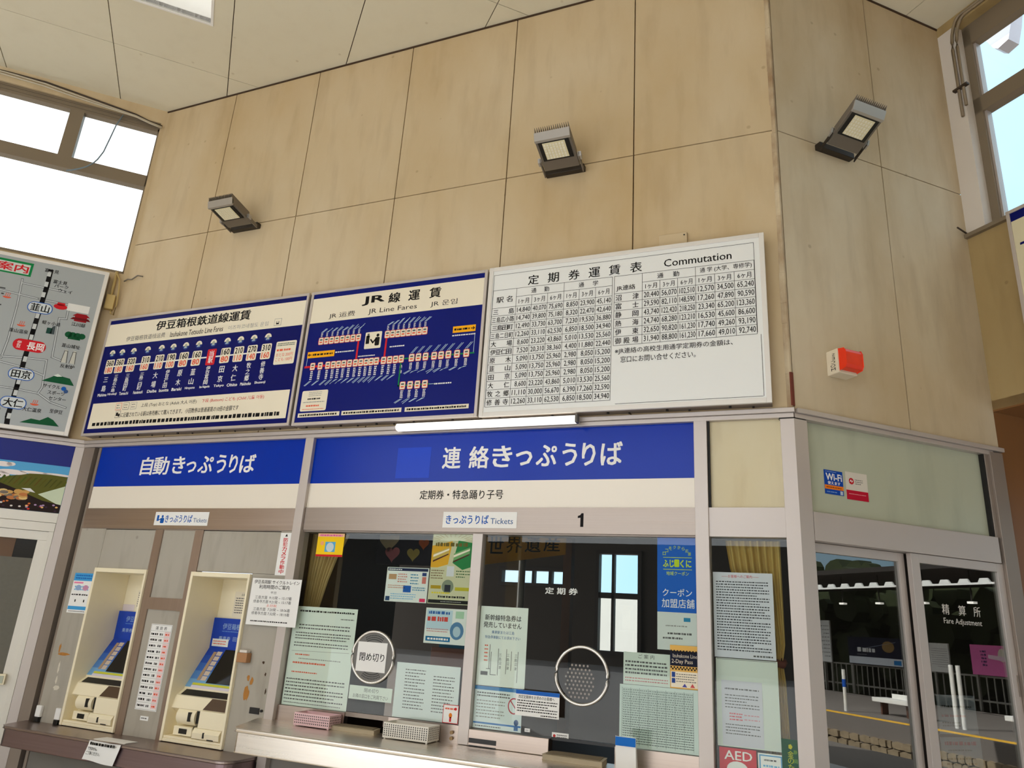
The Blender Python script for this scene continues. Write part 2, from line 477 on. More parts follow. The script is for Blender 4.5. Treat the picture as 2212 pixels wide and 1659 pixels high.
# rough corner bead between the two
BEAD = aged('peeling_corner_bead', (206, 190, 160), (140, 104, 66), (96, 60, 36), s1=5, s2=14, amt=0.9)
mb = MB()
zz = 2.70; rr = random.Random(3)
while zz < CZ-0.01:
    h = min(0.12 + rr.random()*0.3, CZ-zz)
    w = 0.020 + rr.random()*0.008
    c, s = math.cos(AR), math.sin(AR)
    mb.ext([(XR-w, -0.004), (XR+0.001, -0.006-rr.random()*0.004), (XR+0.012*c, 0.012*s-0.006), (XR-0.004, 0.02), (XR-w, 0.015)], 'z', zz, zz+h-0.001, BEAD)
    zz += h
RUST = mat('rust_patch', (112, 50, 34), 0.8, 0, 0.2, 30)
mb.ext([(XR-0.004, -0.009), (XR+0.004, -0.010), (XR+0.016, 0.006), (XR, 0.01)], 'z', 2.71, 2.90, RUST)
struct('trim_1', mb, label='peeling pale corner bead with rust at its foot')

# --- window wall on the left
def upright_wall(name, wall, u0, u1, parts, mt, back=None):
    mb = MB()
    for p in parts: mb.box(*p, mt)
    return struct(name, mb, wall)
upright_wall('wall_left', 'L', 0, 0, [(-6.0, 0.0, 0.0, 0.14, 2.66, 4.19), (-6.0, 0.0, 0.0, 0.14, 5.76, CZ), (-0.035, 0.0, 0.0, 0.10, 4.19, 5.76),
    (-6.0, -1.2, 0.05, 0.14, 0, 2.66), (-6.0, -5.6, 0, 0.14, 4.19, 5.76)], WALL)
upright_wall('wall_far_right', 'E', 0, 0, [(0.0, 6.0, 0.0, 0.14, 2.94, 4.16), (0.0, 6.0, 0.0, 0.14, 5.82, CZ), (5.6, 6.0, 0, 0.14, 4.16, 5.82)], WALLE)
upright_wall('trim_15', 'E', 0, 0, [(0.0, 0.13, 0.0, 0.14, 4.16, 5.82)], mat('pale_window_reveal', (214, 206, 196), 0.6, 0, 0.05, 2))
upright_wall('wall_rear_left', 'W', 0, 0, [(-4.44, -4.3, -8, -4.1, 0, CZ)], WALL)
upright_wall('wall_rear_right', 'W', 0, 0, [(10.74, 10.88, -8, -3.1, 0, CZ)], WALL)
upright_wall('wall_rear', 'W', 0, 0, [(-4.4, -3.1, -8.14, -8, 0, CZ), (6.2, 10.8, -8.14, -8, 0, CZ), (-3.1, 6.2, -8.14, -8, 4.9, CZ),
    (0.4, 0.6, -8.14, -8, 0, CZ)], WALL)  # unseen rear wall; its opening is shaped to steer daylight into the hall
# passage to the platform under the far right wall
BROWN = mat('brown_panel', (126, 84, 44), 0.4, 0, 0.15, 1.2)
mb = MB(); mb.box(TR, 4.6, 0.0, 0.1, 0, 2.93, BROWN); struct('wall_passage', mb, 'R')
mb = MB(); mb.box(-0.1, 6.0, 0.0, 3.6, 2.93, 3.0, BROWN); struct('ceiling_passage', mb, 'E')
mb = MB(); mb.box(-0.1, 6.0, -0.4, 3.6, -0.15, -0.001, FLOOR); struct('floor_passage', mb, 'E')

# --- clerestory windows
mb = MB()
x0, x1 = -5.6, -0.035
def lwin(mb, wall_y, u_mull, ua, ub, zb, zt, zta, ztb, zg):
    mb.box(ua, ub, wall_y, wall_y+0.07, zb, zb+0.03, WINF)
    mb.box(ua, ub, wall_y, wall_y+0.07, zg, zt, WINF)
    mb.box(ua, ub, wall_y, wall_y+0.08, zta, ztb, WINF)
    for m in u_mull: mb.box(m-0.055, m+0.055, wall_y, wall_y+0.07, ztb, zg, WINF)
W1 = bpy.data.objects.new('window_1', None); COL.objects.link(W1)
W1.location = WALLS['L'][0]; W1.rotation_euler = (0, 0, AL); W1['kind'] = 'structure'; W1['category'] = 'window'; W1['label'] = 'high window on the left wall above the area map'
lwin(mb, 0.02, [-0.715, -2.0, -3.3, -4.6], -5.6, -0.035, 4.19, 5.76, 5.08, 5.196, 5.672)
mb.box(-0.05, -0.035, 0.02, 0.09, 4.19, 5.7, WINF)
mb.box(-5.6, -0.035, 0.01, 0.02, 5.70, 5.712, WINF); mb.box(-5.6, -0.035, 0.01, 0.02, 5.735, 5.745, WINF)
mb.build('window_frame', W1)
mb = MB(); mb.box(-5.6, -0.05, 0.05, 0.054, 4.2, 5.09, GLASSW); mb.box(-5.6, -0.05, 0.05, 0.054, 5.19, 5.68, GLASSW); mb.build('glass_pane', W1)
W2 = bpy.data.objects.new('window_2', None); COL.objects.link(W2)
W2.location = WALLS['E'][0]; W2.rotation_euler = (0, 0, WALLS['E'][1]); W2['kind'] = 'structure'; W2['category'] = 'window'; W2['label'] = 'high window at the right edge with a brown transom'
mb = MB()
lwin(mb, 0.08, [1.6, 3.0, 4.4], 0.10, 5.6, 4.16, 5.84, 5.075, 5.195, 5.655)
mb.box(0.10, 0.185, 0.08, 0.15, 4.16, 5.8, WINF); mb.box(0.185, 0.20, 0.10, 0.15, 4.16, 5.66, ALU)
mb.build('window_frame', W2)
mb = MB(); mb.box(0.2, 5.6, 0.12, 0.124, 4.18, 5.08, GLASSW); mb.box(0.2, 5.6, 0.12, 0.124, 5.19, 5.66, GLASSW); mb.build('glass_pane', W2)
mb = MB(); mb.box(-0.01, 6.0, -0.03, 0.1, 4.135, 4.162, WINF); mb.build('window_sill', W2)
# eave corner seen through the right window
EAVE = mat('painted_eave', (226, 228, 240), 0.6)
mb = MB(); mb.ext([(-0.06, 6.2), (0.039, 5.976), (0.086, 5.869), (0.115, 5.843), (0.197, 5.862), (0.239, 5.994), (0.30, 6.3), (-0.06, 6.3)], 'y', 0.5, 0.62, EAVE); mb.box(-0.06, 4.0, 0.05, 0.62, 6.3, 6.36, EAVE)
struct('roof_eave', mb, 'E')

# --- light well in the ceiling
S = Thing('skylight', 'square white light well let into the ceiling boards at the top edge', 'skylight', 'W', (pq(0.046, 1.67)[0], pq(0.046, 1.67)[1], CZ))
LW_ = mat('white_paint', (236, 233, 228), 0.6)
mb = MB()
a, b, c, d = SKY
for (p_a, p_b, q_a, q_b) in ((a-0.02, a, c-0.02, d+0.02), (b, b+0.02, c-0.02, d+0.02), (a, b, c-0.02, c), (a, b, d, d+0.02)):
    mb.ext([pq(p_a, q_a), pq(p_b, q_a), pq(p_b, q_b), pq(p_a, q_b)], 'z', CZ-0.004, CZ+0.30, LW_)
S.part('well', mb); S.e['kind'] = 'structure'
mb = MB(); mb.ext([pq(a, c), pq(b, c), pq(b, d), pq(a, d)], 'z', CZ+0.28, CZ+0.29, translucent('opal_acrylic', (240, 240, 236)))
S.part('diffuser', mb)

# --- bead and posts of the shop front
mb = MB()
mb.box(0.0, XR+0.012, -0.030, 0.03, 2.668, 2.693, ALU); mb.box(0.0, XR+0.006, -0.014, 0.03, 2.642, 2.667, ALU)
struct('trim_2', mb, 'M', 0.002)
mb = MB()
mb.box(0.012, 1.58, -0.030, 0.03, 2.668, 2.693, ALU); mb.box(0.006, 1.50, -0.014, 0.03, 2.642, 2.667, ALU)
struct('trim_3', mb, 'R', 0.002)
mb = MB()
mb.box(-2.5, -0.012, -0.030, 0.03, 2.668, 2.697, ALU); mb.box(-2.5, -0.006, -0.014, 0.03, 2.64, 2.667, ALU)
struct('trim_4', mb, 'L', 0.002)
RUB = mat('black_rubber_gap', (20, 17, 14), 0.7)
mb = MB(); mb.box(0.0, 0.118, -0.004, 0.08, 0, 2.64, ALUD); mb.box(0.118, 0.15, 0.035, 0.08, 0, 2.64, RUB); mb.box(0.150, 0.176, 0.012, 0.08, 0, 2.64, ALUD)
struct('trim_5', mb, 'M')
mb = MB(); mb.box(-0.066, -0.003, -0.006, 0.06, 0, 2.64, ALU); struct('trim_6', mb, 'L')
mb = MB(); mb.box(2.18, 2.248, -0.012, 0.09, 0, 2.645, ALU); struct('trim_7', mb, 'M', 0.002)
mb = MB(); mb.box(4.83, 4.902, -0.012, 0.09, 0, 2.645, ALU); struct('trim_8', mb, 'M', 0.002)
mb = MB(); mb.ext([(5.288, -0.012), (XR+0.006, -0.012), (XR+0.006+0.088*math.cos(AR), -0.012+0.088*math.sin(AR)), (XR+0.03, 0.1), (5.288, 0.1)], 'z', 0, 2.635, ALU)
mb.ext([(5.284, -0.010), (XR+0.006, -0.010), (XR+0.09*math.cos(AR), 0.09*math.sin(AR)-0.01), (XR+0.03, 0.1), (5.284, 0.1)], 'z', 2.6355, 2.6425, RUB)
struct('trim_9', mb, 'M', 0.002)
# stainless headers
mb = MB(); mb.box(0.176, 2.18, 0.006, 0.1, 2.006, 2.155, STEEL); mb.box(0.176, 2.18, 0.010, 0.1, 1.995, 2.006, ALUD); struct('trim_10', mb, 'M', label='stainless header above the ticket machines')
mb = MB(); mb.box(2.248, 4.83, 0.006, 0.1, 2.012, 2.160, brushed('stainless_header_right', (158, 146, 136), 0.34, 0)); mb.box(2.248, 4.83, 0.02, 0.1, 2.002, 2.012, ALUD); struct('trim_11', mb, 'M', label='stainless header above the ticket window')
# solid backing behind the signs
BACK = mat('dark_backing', (60, 52, 44), 0.8)
mb = MB(); mb.box(0, XR, 0.1, 0.13, 2.0, 2.66, BACK); struct('wall_front_backing', mb, 'M')
# panels below the counters
LOWP = mat('lower_steel_panel', (128, 124, 118), 0.5, 0.3, 0.06, 3)
mb = MB(); mb.box(0.15, 2.18, 0.02, 0.08, 0, 0.60, LOWP); mb.box(2.248, 4.83, 0.03, 0.08, 0, 0.80, LOWP); mb.box(4.902, 5.288, 0.03, 0.08, 0, 0.70, LOWP)
struct('wall_front_lower', mb, 'M')

# --- office shell behind the glass
OFF = mat('office_wall', (62, 52, 44), 0.8, 0, 0.1, 1.0)  # cream walls darkened: the dimness of the office is put into the colour
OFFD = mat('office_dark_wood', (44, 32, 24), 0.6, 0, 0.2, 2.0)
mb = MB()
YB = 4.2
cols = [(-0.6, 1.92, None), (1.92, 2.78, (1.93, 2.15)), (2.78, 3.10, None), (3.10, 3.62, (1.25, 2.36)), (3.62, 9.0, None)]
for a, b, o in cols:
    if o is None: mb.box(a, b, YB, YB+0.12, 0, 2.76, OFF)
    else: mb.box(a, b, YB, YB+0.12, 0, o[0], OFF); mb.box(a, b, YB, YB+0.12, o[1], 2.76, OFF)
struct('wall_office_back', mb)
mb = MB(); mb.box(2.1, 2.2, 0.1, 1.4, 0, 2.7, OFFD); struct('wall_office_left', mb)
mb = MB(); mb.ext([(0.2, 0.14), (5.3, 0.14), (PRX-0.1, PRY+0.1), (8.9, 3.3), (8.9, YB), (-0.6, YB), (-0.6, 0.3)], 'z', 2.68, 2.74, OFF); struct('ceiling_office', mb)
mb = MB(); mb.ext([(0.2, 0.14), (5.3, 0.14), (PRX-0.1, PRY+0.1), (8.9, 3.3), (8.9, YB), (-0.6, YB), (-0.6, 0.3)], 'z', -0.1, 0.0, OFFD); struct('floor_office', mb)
for n, (a, b, z0_, z1_) in enumerate(((1.92, 2.78, 1.93, 2.15), (3.10, 3.62, 1.25, 2.36))):
    W = bpy.data.objects.new('window_%d' % (n+5), None); COL.objects.link(W); W['kind'] = 'structure'; W['category'] = 'window'
    W['label'] = ('small brown framed window deep inside the ticket office', 'tall bright window at the back of the ticket office')[n]
    mb = MB(); mb.frame(a, b, z0_, z1_, 0.04, YB-0.03, YB+0.08, OFFD)
    mb.box((a+b)/2-0.015-0.06*n, (a+b)/2+0.015-0.06*n, YB-0.02, YB+0.06, z0_, z1_, OFFD)
    if n == 0: mb.box(a+0.62, a+0.66, YB-0.02, YB+0.06, z0_, z1_, OFFD)
    else: mb.box(a, b, YB-0.02, YB+0.06, 1.84, 1.90, OFFD)
    mb.build('window_frame', W)
    mb = MB(); mb.box(a, b, YB+0.03, YB+0.034, z0_, z1_, GLASSW); mb.build('glass_pane', W)
NB = mat('neighbour_render', (150, 146, 140), 0.8)
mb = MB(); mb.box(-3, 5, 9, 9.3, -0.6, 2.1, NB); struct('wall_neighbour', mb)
GROUND = mat('track_bed_soil', (92, 80, 66), 0.95, 0, 0.3, 3)
mb = MB(); mb.box(-50, 60, -34, 60, -0.95, -0.75, GROUND); struct('ground', mb)

# ================================================================== LARGE OBJECTS: windows, doors, counters, boards
def structE(name, wall, label, cat):
    o = bpy.data.objects.new(name, None); COL.objects.link(o)
    o.location = WALLS[wall][0]; o.rotation_euler = (0, 0, WALLS[wall][1])
    o['kind'] = 'structure'; o['category'] = cat; o['label'] = label
    return o
GY = 0.036
# ticket window
W3 = structE('window_3', 'M', 'wide ticket window under the long blue sign', 'window')
mb = MB(); mb.box(3.512, 3.578, 0.0, 0.06, 0.85, 2.003, ALU); mb.build('mullion', W3, 0.002)
mb = MB(); mb.box(2.252, 3.512, GY, GY+0.005, 0.93, 2.004, GLASS); mb.build('glass_pane', W3)
mb = MB(); mb.box(3.578, 4.828, GY, GY+0.005, 0.93, 2.004, GLASS); mb.build('glass_pane', W3)
mb = MB()
mb.box(2.25, 2.745, 0.02, 0.06, 0.848, 0.935, STEEL); mb.box(3.05, 3.512, 0.02, 0.06, 0.848, 0.940, STEEL); mb.box(2.745, 3.05, 0.03, 0.05, 0.915, 0.94, ALUD)
mb.box(4.40, 4.83, 0.02, 0.06, 0.848, 0.932, STEEL); mb.box(4.05, 4.40, 0.03, 0.05, 0.925, 0.94, DARK)
mb.build('sill_panel', W3)
# small office window beside the corner post
W4 = structE('window_4', 'M', 'narrow window beside the corner post with paper notices', 'window')
PALE = aged('pale_acrylic_aged', (214, 204, 172), (206, 190, 146), (150, 120, 70), rough=0.3, s1=2.2, s2=6, amt=0.6)
mb = MB(); mb.box(4.902, 5.29, 0.02, 0.03, 2.161, 2.642, PALE); mb.box(4.902, 4.915, 0.0, 0.02, 2.161, 2.642, RUB); mb.build('upper_panel', W4)
mb = MB(); mb.box(4.902, 5.288, 0.0, 0.06, 2.006, 2.160, ALU); mb.build('transom', W4)
mb = MB(); mb.box(4.902, 5.288, GY, GY+0.005, 0.70, 2.008, GLASS); mb.build('glass_pane', W4)
# sliding doors in the right wall
D1 = structE('door_1', 'R', 'pair of aluminium sliding glass doors in the right wall', 'door')
GREENP = aged('pale_green_acrylic', (186, 192, 172), (176, 176, 148), (96, 96, 80), rough=0.22, s1=1.0, s2=3, amt=0.4)
mb = MB(); mb.box(0.088, 1.432, 0.03, 0.04, 2.145, 2.645, GREENP); mb.build('transom_panel', D1)
mb = MB(); mb.box(0.088, 1.44, -0.012, 0.08, 2.0, 2.148, ALU); mb.box(1.432, 1.50, -0.006, 0.08, 2.148, 2.645, ALUD); mb.box(1.424, 1.434, 0.0, 0.03, 2.148, 2.645, RUB)
mb.box(1.462, 1.57, -0.02, 0.08, 0, 2.66, ALUD); mb.build('door_frame', D1, 0.002)
def leaf(u0, u1, y, gl, gr):
    mb = MB(); mb.box(u0, gl, y, y+0.03, 0.02, 1.998, ALU); mb.box(gr, u1, y, y+0.03, 0.02, 1.998, ALU)
    mb.box(gl, gr, y, y+0.03, 1.95, 1.998, ALU); mb.box(gl, gr, y, y+0.03, 0.02, 0.14, ALU)
    o = mb.build('door_leaf', D1, 0.0015)
    mb = MB(); mb.box(gl, gr, y+0.013, y+0.017, 0.14, 1.951, GLASSD); mb.build('glass_pane', o)
    return o
a = leaf(0.090, 0.752, 0.045, 0.117, 0.708)
b = leaf(0.752, 1.461, 0.0, 0.812, 1.408)
mb = MB(); mb.box(0.100, 0.106, 0.04, 0.046, 1.29, 1.405, DARK); mb.build('pull_handle', a)
mb = MB(); mb.box(1.444, 1.450, -0.005, 0.001, 1.29, 1.40, ALUD); mb.build('pull_handle', b)
# glazed door on the left wall
D2 = structE('door_2', 'L', 'white framed frosted door on the left wall beside the counter', 'door')
WHT = mat('white_painted_metal', (222, 218, 208), 0.4, 0.1, 0.03, 3)
mb = MB(); mb.box(-2.4, -0.068, 0.0, 0.06, 2.030, 2.105, WHT); mb.box(-2.4, -0.068, -0.008, 0.06, 1.962, 2.027, WHT); mb.box(-2.4, -0.068, 0.004, 0.06, 1.893, 1.960, WHT)
mb.box(-0.166, -0.068, 0.004, 0.06, 0, 1.893, WHT); mb.box(-0.104, -0.068, -0.004, 0.02, 0, 1.962, WHT); mb.build('door_frame', D2, 0.002)
FROST = mat('frosted_brown_glass', (92, 88, 74), 0.35, 0, 0.12, 40)
mb = MB(); mb.box(-2.4, -0.166, 0.03, 0.04, 1.755, 1.893, mat('dark_clear_pane', (34, 30, 22), 0.15)); mb.box(-2.4, -0.31, 0.027, 0.03, 1.755, 1.893, mat('brown_beam', (96, 66, 36), 0.5)); mb.build('upper_pane', D2)
mb = MB(); mb.box(-2.4, -0.166, 0.026, 0.04, 0.3, 1.755, FROST); mb.build('frosted_pane', D2)
mb = MB(); mb.box(-2.4, -0.168, 0.02, 0.05, 0, 0.3, WHT); mb.build('kick_panel', D2)

# counters
CTH = 0.848
mb = MB()
top = [(2.13, 0.025), (4.83, 0.025), (4.83, -0.395), (2.315, -0.395), (2.295, -0.375)]
C1 = Thing('counter', 'bright stainless ticket counter running below the wide ticket window', 'counter', 'M', (3.5, 0, CTH-0.14))
mb.ext(top, 'z', CTH-0.022, CTH, COUNTER); C1.part('counter_top', mb, 0.008)
mb = MB(); mb.ext([(2.135, 0.02), (4.83, 0.02), (4.83, -0.385), (2.32, -0.385), (2.30, -0.37)], 'z', CTH-0.13, CTH-0.0225, COUNTER); C1.part('apron', mb, 0.006)
mb = MB(); mb.box(3.0, 3.05, -0.3, 0.02, CTH-0.2, CTH-0.131, ALUD); C1.part('bracket', mb)
mb = MB(); mb.box(4.2, 4.25, -0.3, 0.02, CTH-0.2, CTH-0.131, ALUD); C1.part('bracket', mb)
LTH = 0.635
C2 = Thing('counter', 'darker stainless shelf with a rounded end below the ticket machines', 'counter', 'M', (1.2, 0, LTH-0.12))
arc = [(2.08+0.09*math.cos(t), -0.165-0.09*math.sin(t)) for t in [pi/2*k/8 for k in range(9)]]
mb = MB(); mb.ext([(0.10, 0.005), (2.17, 0.005)] + arc + [(0.235, -0.255), (0.19, -0.235)], 'z', LTH-0.018, LTH, brushed('stainless_shelf', (168, 154, 150), 0.33, 0)); C2.part('counter_top', mb, 0.006)
arc2 = [(2.08+0.084*math.cos(t), -0.165-0.084*math.sin(t)) for t in [pi/2*k/8 for k in range(9)]]
mb = MB(); mb.ext([(0.12, 0.003), (2.164, 0.003)] + arc2 + [(0.24, -0.249), (0.20, -0.23)], 'z', LTH-0.125, LTH-0.0185, brushed('stainless_shelf_front', (150, 130, 132), 0.36, 0)); C2.part('apron', mb, 0.005)

# ---------------- blue shop signs
def print_mats():
    return {k: ink(v) for k, v in dict(navy=NAVY, cream=CREAM, white=WHITE, black=BLACK, red=RED, grey=(150, 150, 148), dgrey=(92, 92, 92), orange=(250, 176, 20), green=(20, 128, 70), blue=(22, 92, 180),
        paper=PAPER, gpaper=GPAPER, teal=(40, 130, 170), yellow=(248, 214, 20), pink=(236, 140, 176), lblue=(112, 180, 222), dgreen=(18, 74, 54), brown=(120, 74, 40), orangered=(226, 92, 60), paleblue=(190, 215, 230)).items()}
P = print_mats()
S1 = Thing('shop_sign', 'blue and white sign above the ticket machines reading automatic tickets in Japanese', 'sign', 'M', (1.17, 0.02, 2.157))
mb = MB(); mb.box(0.176, 2.18, 0.018, 0.03, 2.327, 2.642, BLUE); S1.part('blue_panel', mb)
mb = MB(); mb.box(0.176, 2.18, 0.018, 0.03, 2.157, 2.3265, CREAMW); S1.part('white_panel', mb)
def cells(mb, s, boxes, y, mt, bold):
    for ch, (a, b, c, d) in zip(s, boxes): mb.text(ch, a, b, c, d, y, mt, bold, tight=True)
mb = MB(); Y = 0.0165
cells(mb, '自動きっぷうりば', [(0.645, 0.760, 2.412, 2.548), (0.775, 0.925, 2.412, 2.548), (0.967, 1.082, 2.418, 2.546), (1.105, 1.196, 2.424, 2.504), (1.221, 1.354, 2.418, 2.542), (1.392, 1.478, 2.416, 2.548), (1.512, 1.584, 2.414, 2.546), (1.612, 1.745, 2.414, 2.544)], Y, P['white'], 0.02)
S1.part('lettering', mb)
S2 = Thing('shop_sign', 'long blue and white sign above the ticket window reading connecting tickets in Japanese', 'sign', 'M', (3.54, 0.02, 2.160))
mb = MB(); mb.box(2.248, 4.83, 0.018, 0.03, 2.327, 2.642, BLUE); S2.part('blue_panel', mb)
mb = MB(); mb.box(2.248, 4.83, 0.018, 0.03, 2.160, 2.3265, CREAMW); S2.part('white_panel', mb)
mb = MB(); mb.rect(2.915, 3.163, 2.352, 2.554, 0.0172, mat('blue_film_patch', (0, 62, 200), 0.2, spec=0.18)); S2.part('film_patch', mb, label='lighter blue square patch of film')
mb = MB()
cells(mb, '連絡きっぷうりば', [(3.253, 3.377, 2.410, 2.546), (3.441, 3.571, 2.408, 2.546), (3.600, 3.726, 2.412, 2.544), (3.757, 3.859, 2.420, 2.506), (3.889, 4.016, 2.412, 2.540), (4.056, 4.143, 2.412, 2.546), (4.178, 4.256, 2.410, 2.544), (4.292, 4.418, 2.410, 2.546)], Y, P['white'], 0.02)
S2.part('lettering', mb); mb = MB()
mb.text('定期券・特急踊り子号', 3.112, 3.685, 2.213, 2.273, Y, P['black'], 0.008)
S2.part('caption_lettering', mb)
# sign with landscape picture on the left wall
S3 = Thing('shop_sign', 'dark blue sign with a hill and festival photo on the left wall', 'sign', 'L', (-1.2, 0.0, 2.105))
mb = MB(); mb.box(-2.4, -0.068, -0.002, 0.05, 2.473, 2.640, mat('deep_blue_acrylic', (2, 20, 120), 0.2, spec=0.18)); S3.part('blue_panel', mb)
mb = MB(); mb.box(-2.4, -0.068, 0.0, 0.05, 2.106, 2.473, ink((92, 170, 220)))
yy = -0.0012; rr = random.Random(5)
for cx, cz, rx, rz in ((-0.52, 2.44, 0.06, 0.02), (-0.47, 2.445, 0.03, 0.015), (-0.30, 2.398, 0.10, 0.012), (-0.15, 2.40, 0.10, 0.010), (-0.58, 2.36, 0.12, 0.03), (-0.8, 2.42, 0.1, 0.02), (-1.3, 2.44, 0.2, 0.02), (-0.45, 2.385, 0.1, 0.02)):
    mb.ell(cx, cz, rx, rz, yy, ink((236, 226, 224)))
mb.flat([(-2.4, 2.30), (-1.7, 2.39), (-1.2, 2.33), (-0.8, 2.30), (-0.55, 2.315), (-0.46, 2.355), (-0.38, 2.372), (-0.33, 2.388), (-0.28, 2.392), (-0.19, 2.396), (-0.069, 2.391), (-0.069, 2.106), (-2.4, 2.106)], yy-0.0006, ink((92, 92, 34)))
for k in range(16):
    x = -0.60+k*0.035; mb.flat([(x, 2.29), (x+0.012, 2.30), (x+0.05, 2.37-rr.random()*0.02), (x+0.035, 2.36)], yy-0.0010, ink((70+rr.randint(0, 30), 72+rr.randint(0, 20), 26)))
mb.flat([(-0.069, 2.318), (-0.24, 2.236), (-0.069, 2.16)], yy-0.0012, ink((206, 218, 190)))
mb.flat([(-2.4, 2.30), (-0.52, 2.30), (-0.40, 2.262), (-0.30, 2.225), (-0.20, 2.19), (-0.069, 2.17), (-0.069, 2.106), (-2.4, 2.106)], yy-0.0016, ink((38, 26, 24)))
for k in range(26):
    x = -0.54+rr.random()*0.22; z = 2.19+rr.random()*0.06
    mb.ell(x, z, 0.03, 0.014, yy-0.0020-k*1e-5, ink(((206, 160, 92), (190, 120, 70), (226, 196, 130), (120, 110, 100))[k % 4]), 8)
for k in range(150):
    x = -2.39+rr.random()*2.3; z = 2.11+rr.random()*0.055
    mb.ell(x, z, 0.010, 0.007, yy-0.0025-k*2e-6, ink(((214, 60, 50), (236, 190, 120), (226, 220, 214), (60, 40, 60), (180, 150, 190), (214, 120, 60))[k % 6]), 6)
mb.flat([(-0.36, 2.27), (-0.30, 2.275), (-0.26, 2.245), (-0.30, 2.25)], yy-0.0028, ink((226, 226, 226)))
S3.part('photo_panel', mb)

# ---------------- fare boards (boxes standing 10 cm off the wall)
def board(label, u0, u1, z0, z1, fw, face, box_col=ALU):
    t = Thing('fare_board', label, 'sign board', 'M', ((u0+u1)/2, -0.05, z0))
    mb = MB(); mb.box(u0+0.004, u1-0.004, -0.094, 0.0, z0+0.004, z1-0.004, ALUD); t.part('casing', mb)
    mb = MB(); mb.frame(u0, u1, z0, z1, fw, -0.104, -0.085, box_col); t.part('frame', mb, 0.002)
    mb = MB(); mb.box(u0+fw, u1-fw, -0.0985, -0.0945, z0+fw, z1-fw, face); t.part('face_panel', mb)
    for k in range(5):
        x = u0+(u1-u0)*(k+0.5)/5-0.05
        t.part('screw', MB().cyl((x, -0.05, z0-0.006), (x, -0.05, z0+0.006), 0.008, DARK, 10)); t.part('screw', MB().cyl((x+0.12, -0.025, z0-0.004), (x+0.12, -0.025, z0+0.006), 0.006, DARK, 10))
    return t
YF = -0.0985
yl = lambda k: YF-0.0005*k-0.0003
B1 = board('leftmost fare board: navy and cream railway line fares with a row of stations', 0.052, 2.088, 2.712, 3.722, 0.020, mat('board_navy', NAVY, 0.28, 0, 0.03, 2, spec=0.15))
mb = MB()
mb.rect(0.072, 2.068, 3.472, 3.668, yl(1), P['cream']); mb.rect(0.102, 2.048, 2.768, 2.978, yl(1), P['cream'])
mb.text('伊豆箱根鉄道線運賃', 0.606, 1.560, 3.566, 3.648, yl(2), P['black'], 0.022)
mb.text('伊豆箱根铁道线运费', 0.300, 0.722, 3.498, 3.542, yl(2), P['dgrey']); mb.text('Izuhakone Tetsudo Line Fares', 0.778, 1.316, 3.494, 3.538, yl(2), P['black'], 0.01)
mb.text('이즈하코네철도 운임', 1.366, 1.748, 3.496, 3.533, yl(2), P['grey'])
mb.rect(1.803, 1.868, 3.488, 3.545, yl(2), P['grey']); mb.rect(1.806, 1.865, 3.491, 3.542, yl(3), P['cream']); mb.rect(1.822, 1.848, 3.498, 3.522, yl(4), P['black']); mb.rect(1.826, 1.844, 3.510, 3.520, yl(5), P['cream'])
ST = [(0.183, '三島', 360), (0.293, '三島広小路', 360), (0.420, '三島田町', 320), (0.574, '三島二日町', 310), (0.721, '大場', 210), (0.845, '伊豆仁田', 190), (0.974, '原木', 160), (1.106, '韮山', 160), (1.252, '伊豆長岡', 0), (1.388, '田京', 160), (1.515, '大仁', 210), (1.641, '牧之郷', 270), (1.772, '修善寺', 310)]
mb.line([(0.183, 3.289), (1.772, 3.287)], 0.011, yl(2), P['white'])
ROM = ['Mishima', 'Hirokoji', 'Tamachi', 'Futsukamachi', 'Daiba', 'Izunitta', 'Baraki', 'Nirayama', 'Izu-Nagaoka', 'Takyo', 'Ohito', 'Makinoko', 'Shuzenji']
for (x, nm, fare), rn in zip(ST, ROM):
    mb.ell(x-0.003, 3.402, 0.031, 0.031, yl(2), P['cream'], 14, 0, pi); mb.ell(x-0.003, 3.402, 0.031, 0.031, yl(2), ink((40, 62, 130)), 14, pi, 2*pi)
    mb.ell(x-0.003, 3.404, 0.014, 0.016, yl(3), ink((172, 178, 160)), 10); mb.greek(x-0.018, x+0.014, 3.380, 3.396, 1, yl(3), P['paleblue'], 0.6, 3, False)
    if fare:
        mb.rrect(x-0.046, x+0.046, 3.228, 3.350, 0.012, yl(3), P['cream'])
        mb.text(str(fare), x-0.036, x+0.036, 3.295, 3.341, yl(4), P['black'], 0.02); mb.text(str(fare//2 if fare//2 % 10 == 0 else fare//2+5), x-0.034, x+0.034, 3.238, 3.282, yl(4), P['orangered'], 0.02)
    else:
        mb.rrect(x-0.044, x+0.044, 3.222, 3.352, 0.010, yl(3), P['red']); mb.vtext('当駅', x, 3.236, 3.340, 0.045, yl(4), P['white'], 0.015)
    mb.vtext(nm, x-0.006, 3.066, 3.216, 0.040 if len(nm) > 2 else 0.046, yl(2), P['white'], 0.015)
    mb.text(rn, x-0.055, x+0.043, 3.036, 3.060, yl(2), P['white'], 0.02)
mb.rrect(1.858, 2.040, 3.176, 3.356, 0.012, yl(2), P['cream'])
mb.greek(1.872, 2.026, 3.318, 3.345, 2, yl(3), P['dgreen'], 0.5, 1, False); mb.greek(1.872, 2.0, 3.272, 3.305, 1, yl(3), P['orangered'], 0.5, 2, False)
mb.text('おとな 200円', 1.872, 2.020, 3.236, 3.266, yl(3), P['orangered'], 0.0); mb.text('こども 100円', 1.872, 2.020, 3.200, 3.230, yl(3), P['orangered'], 0.0)
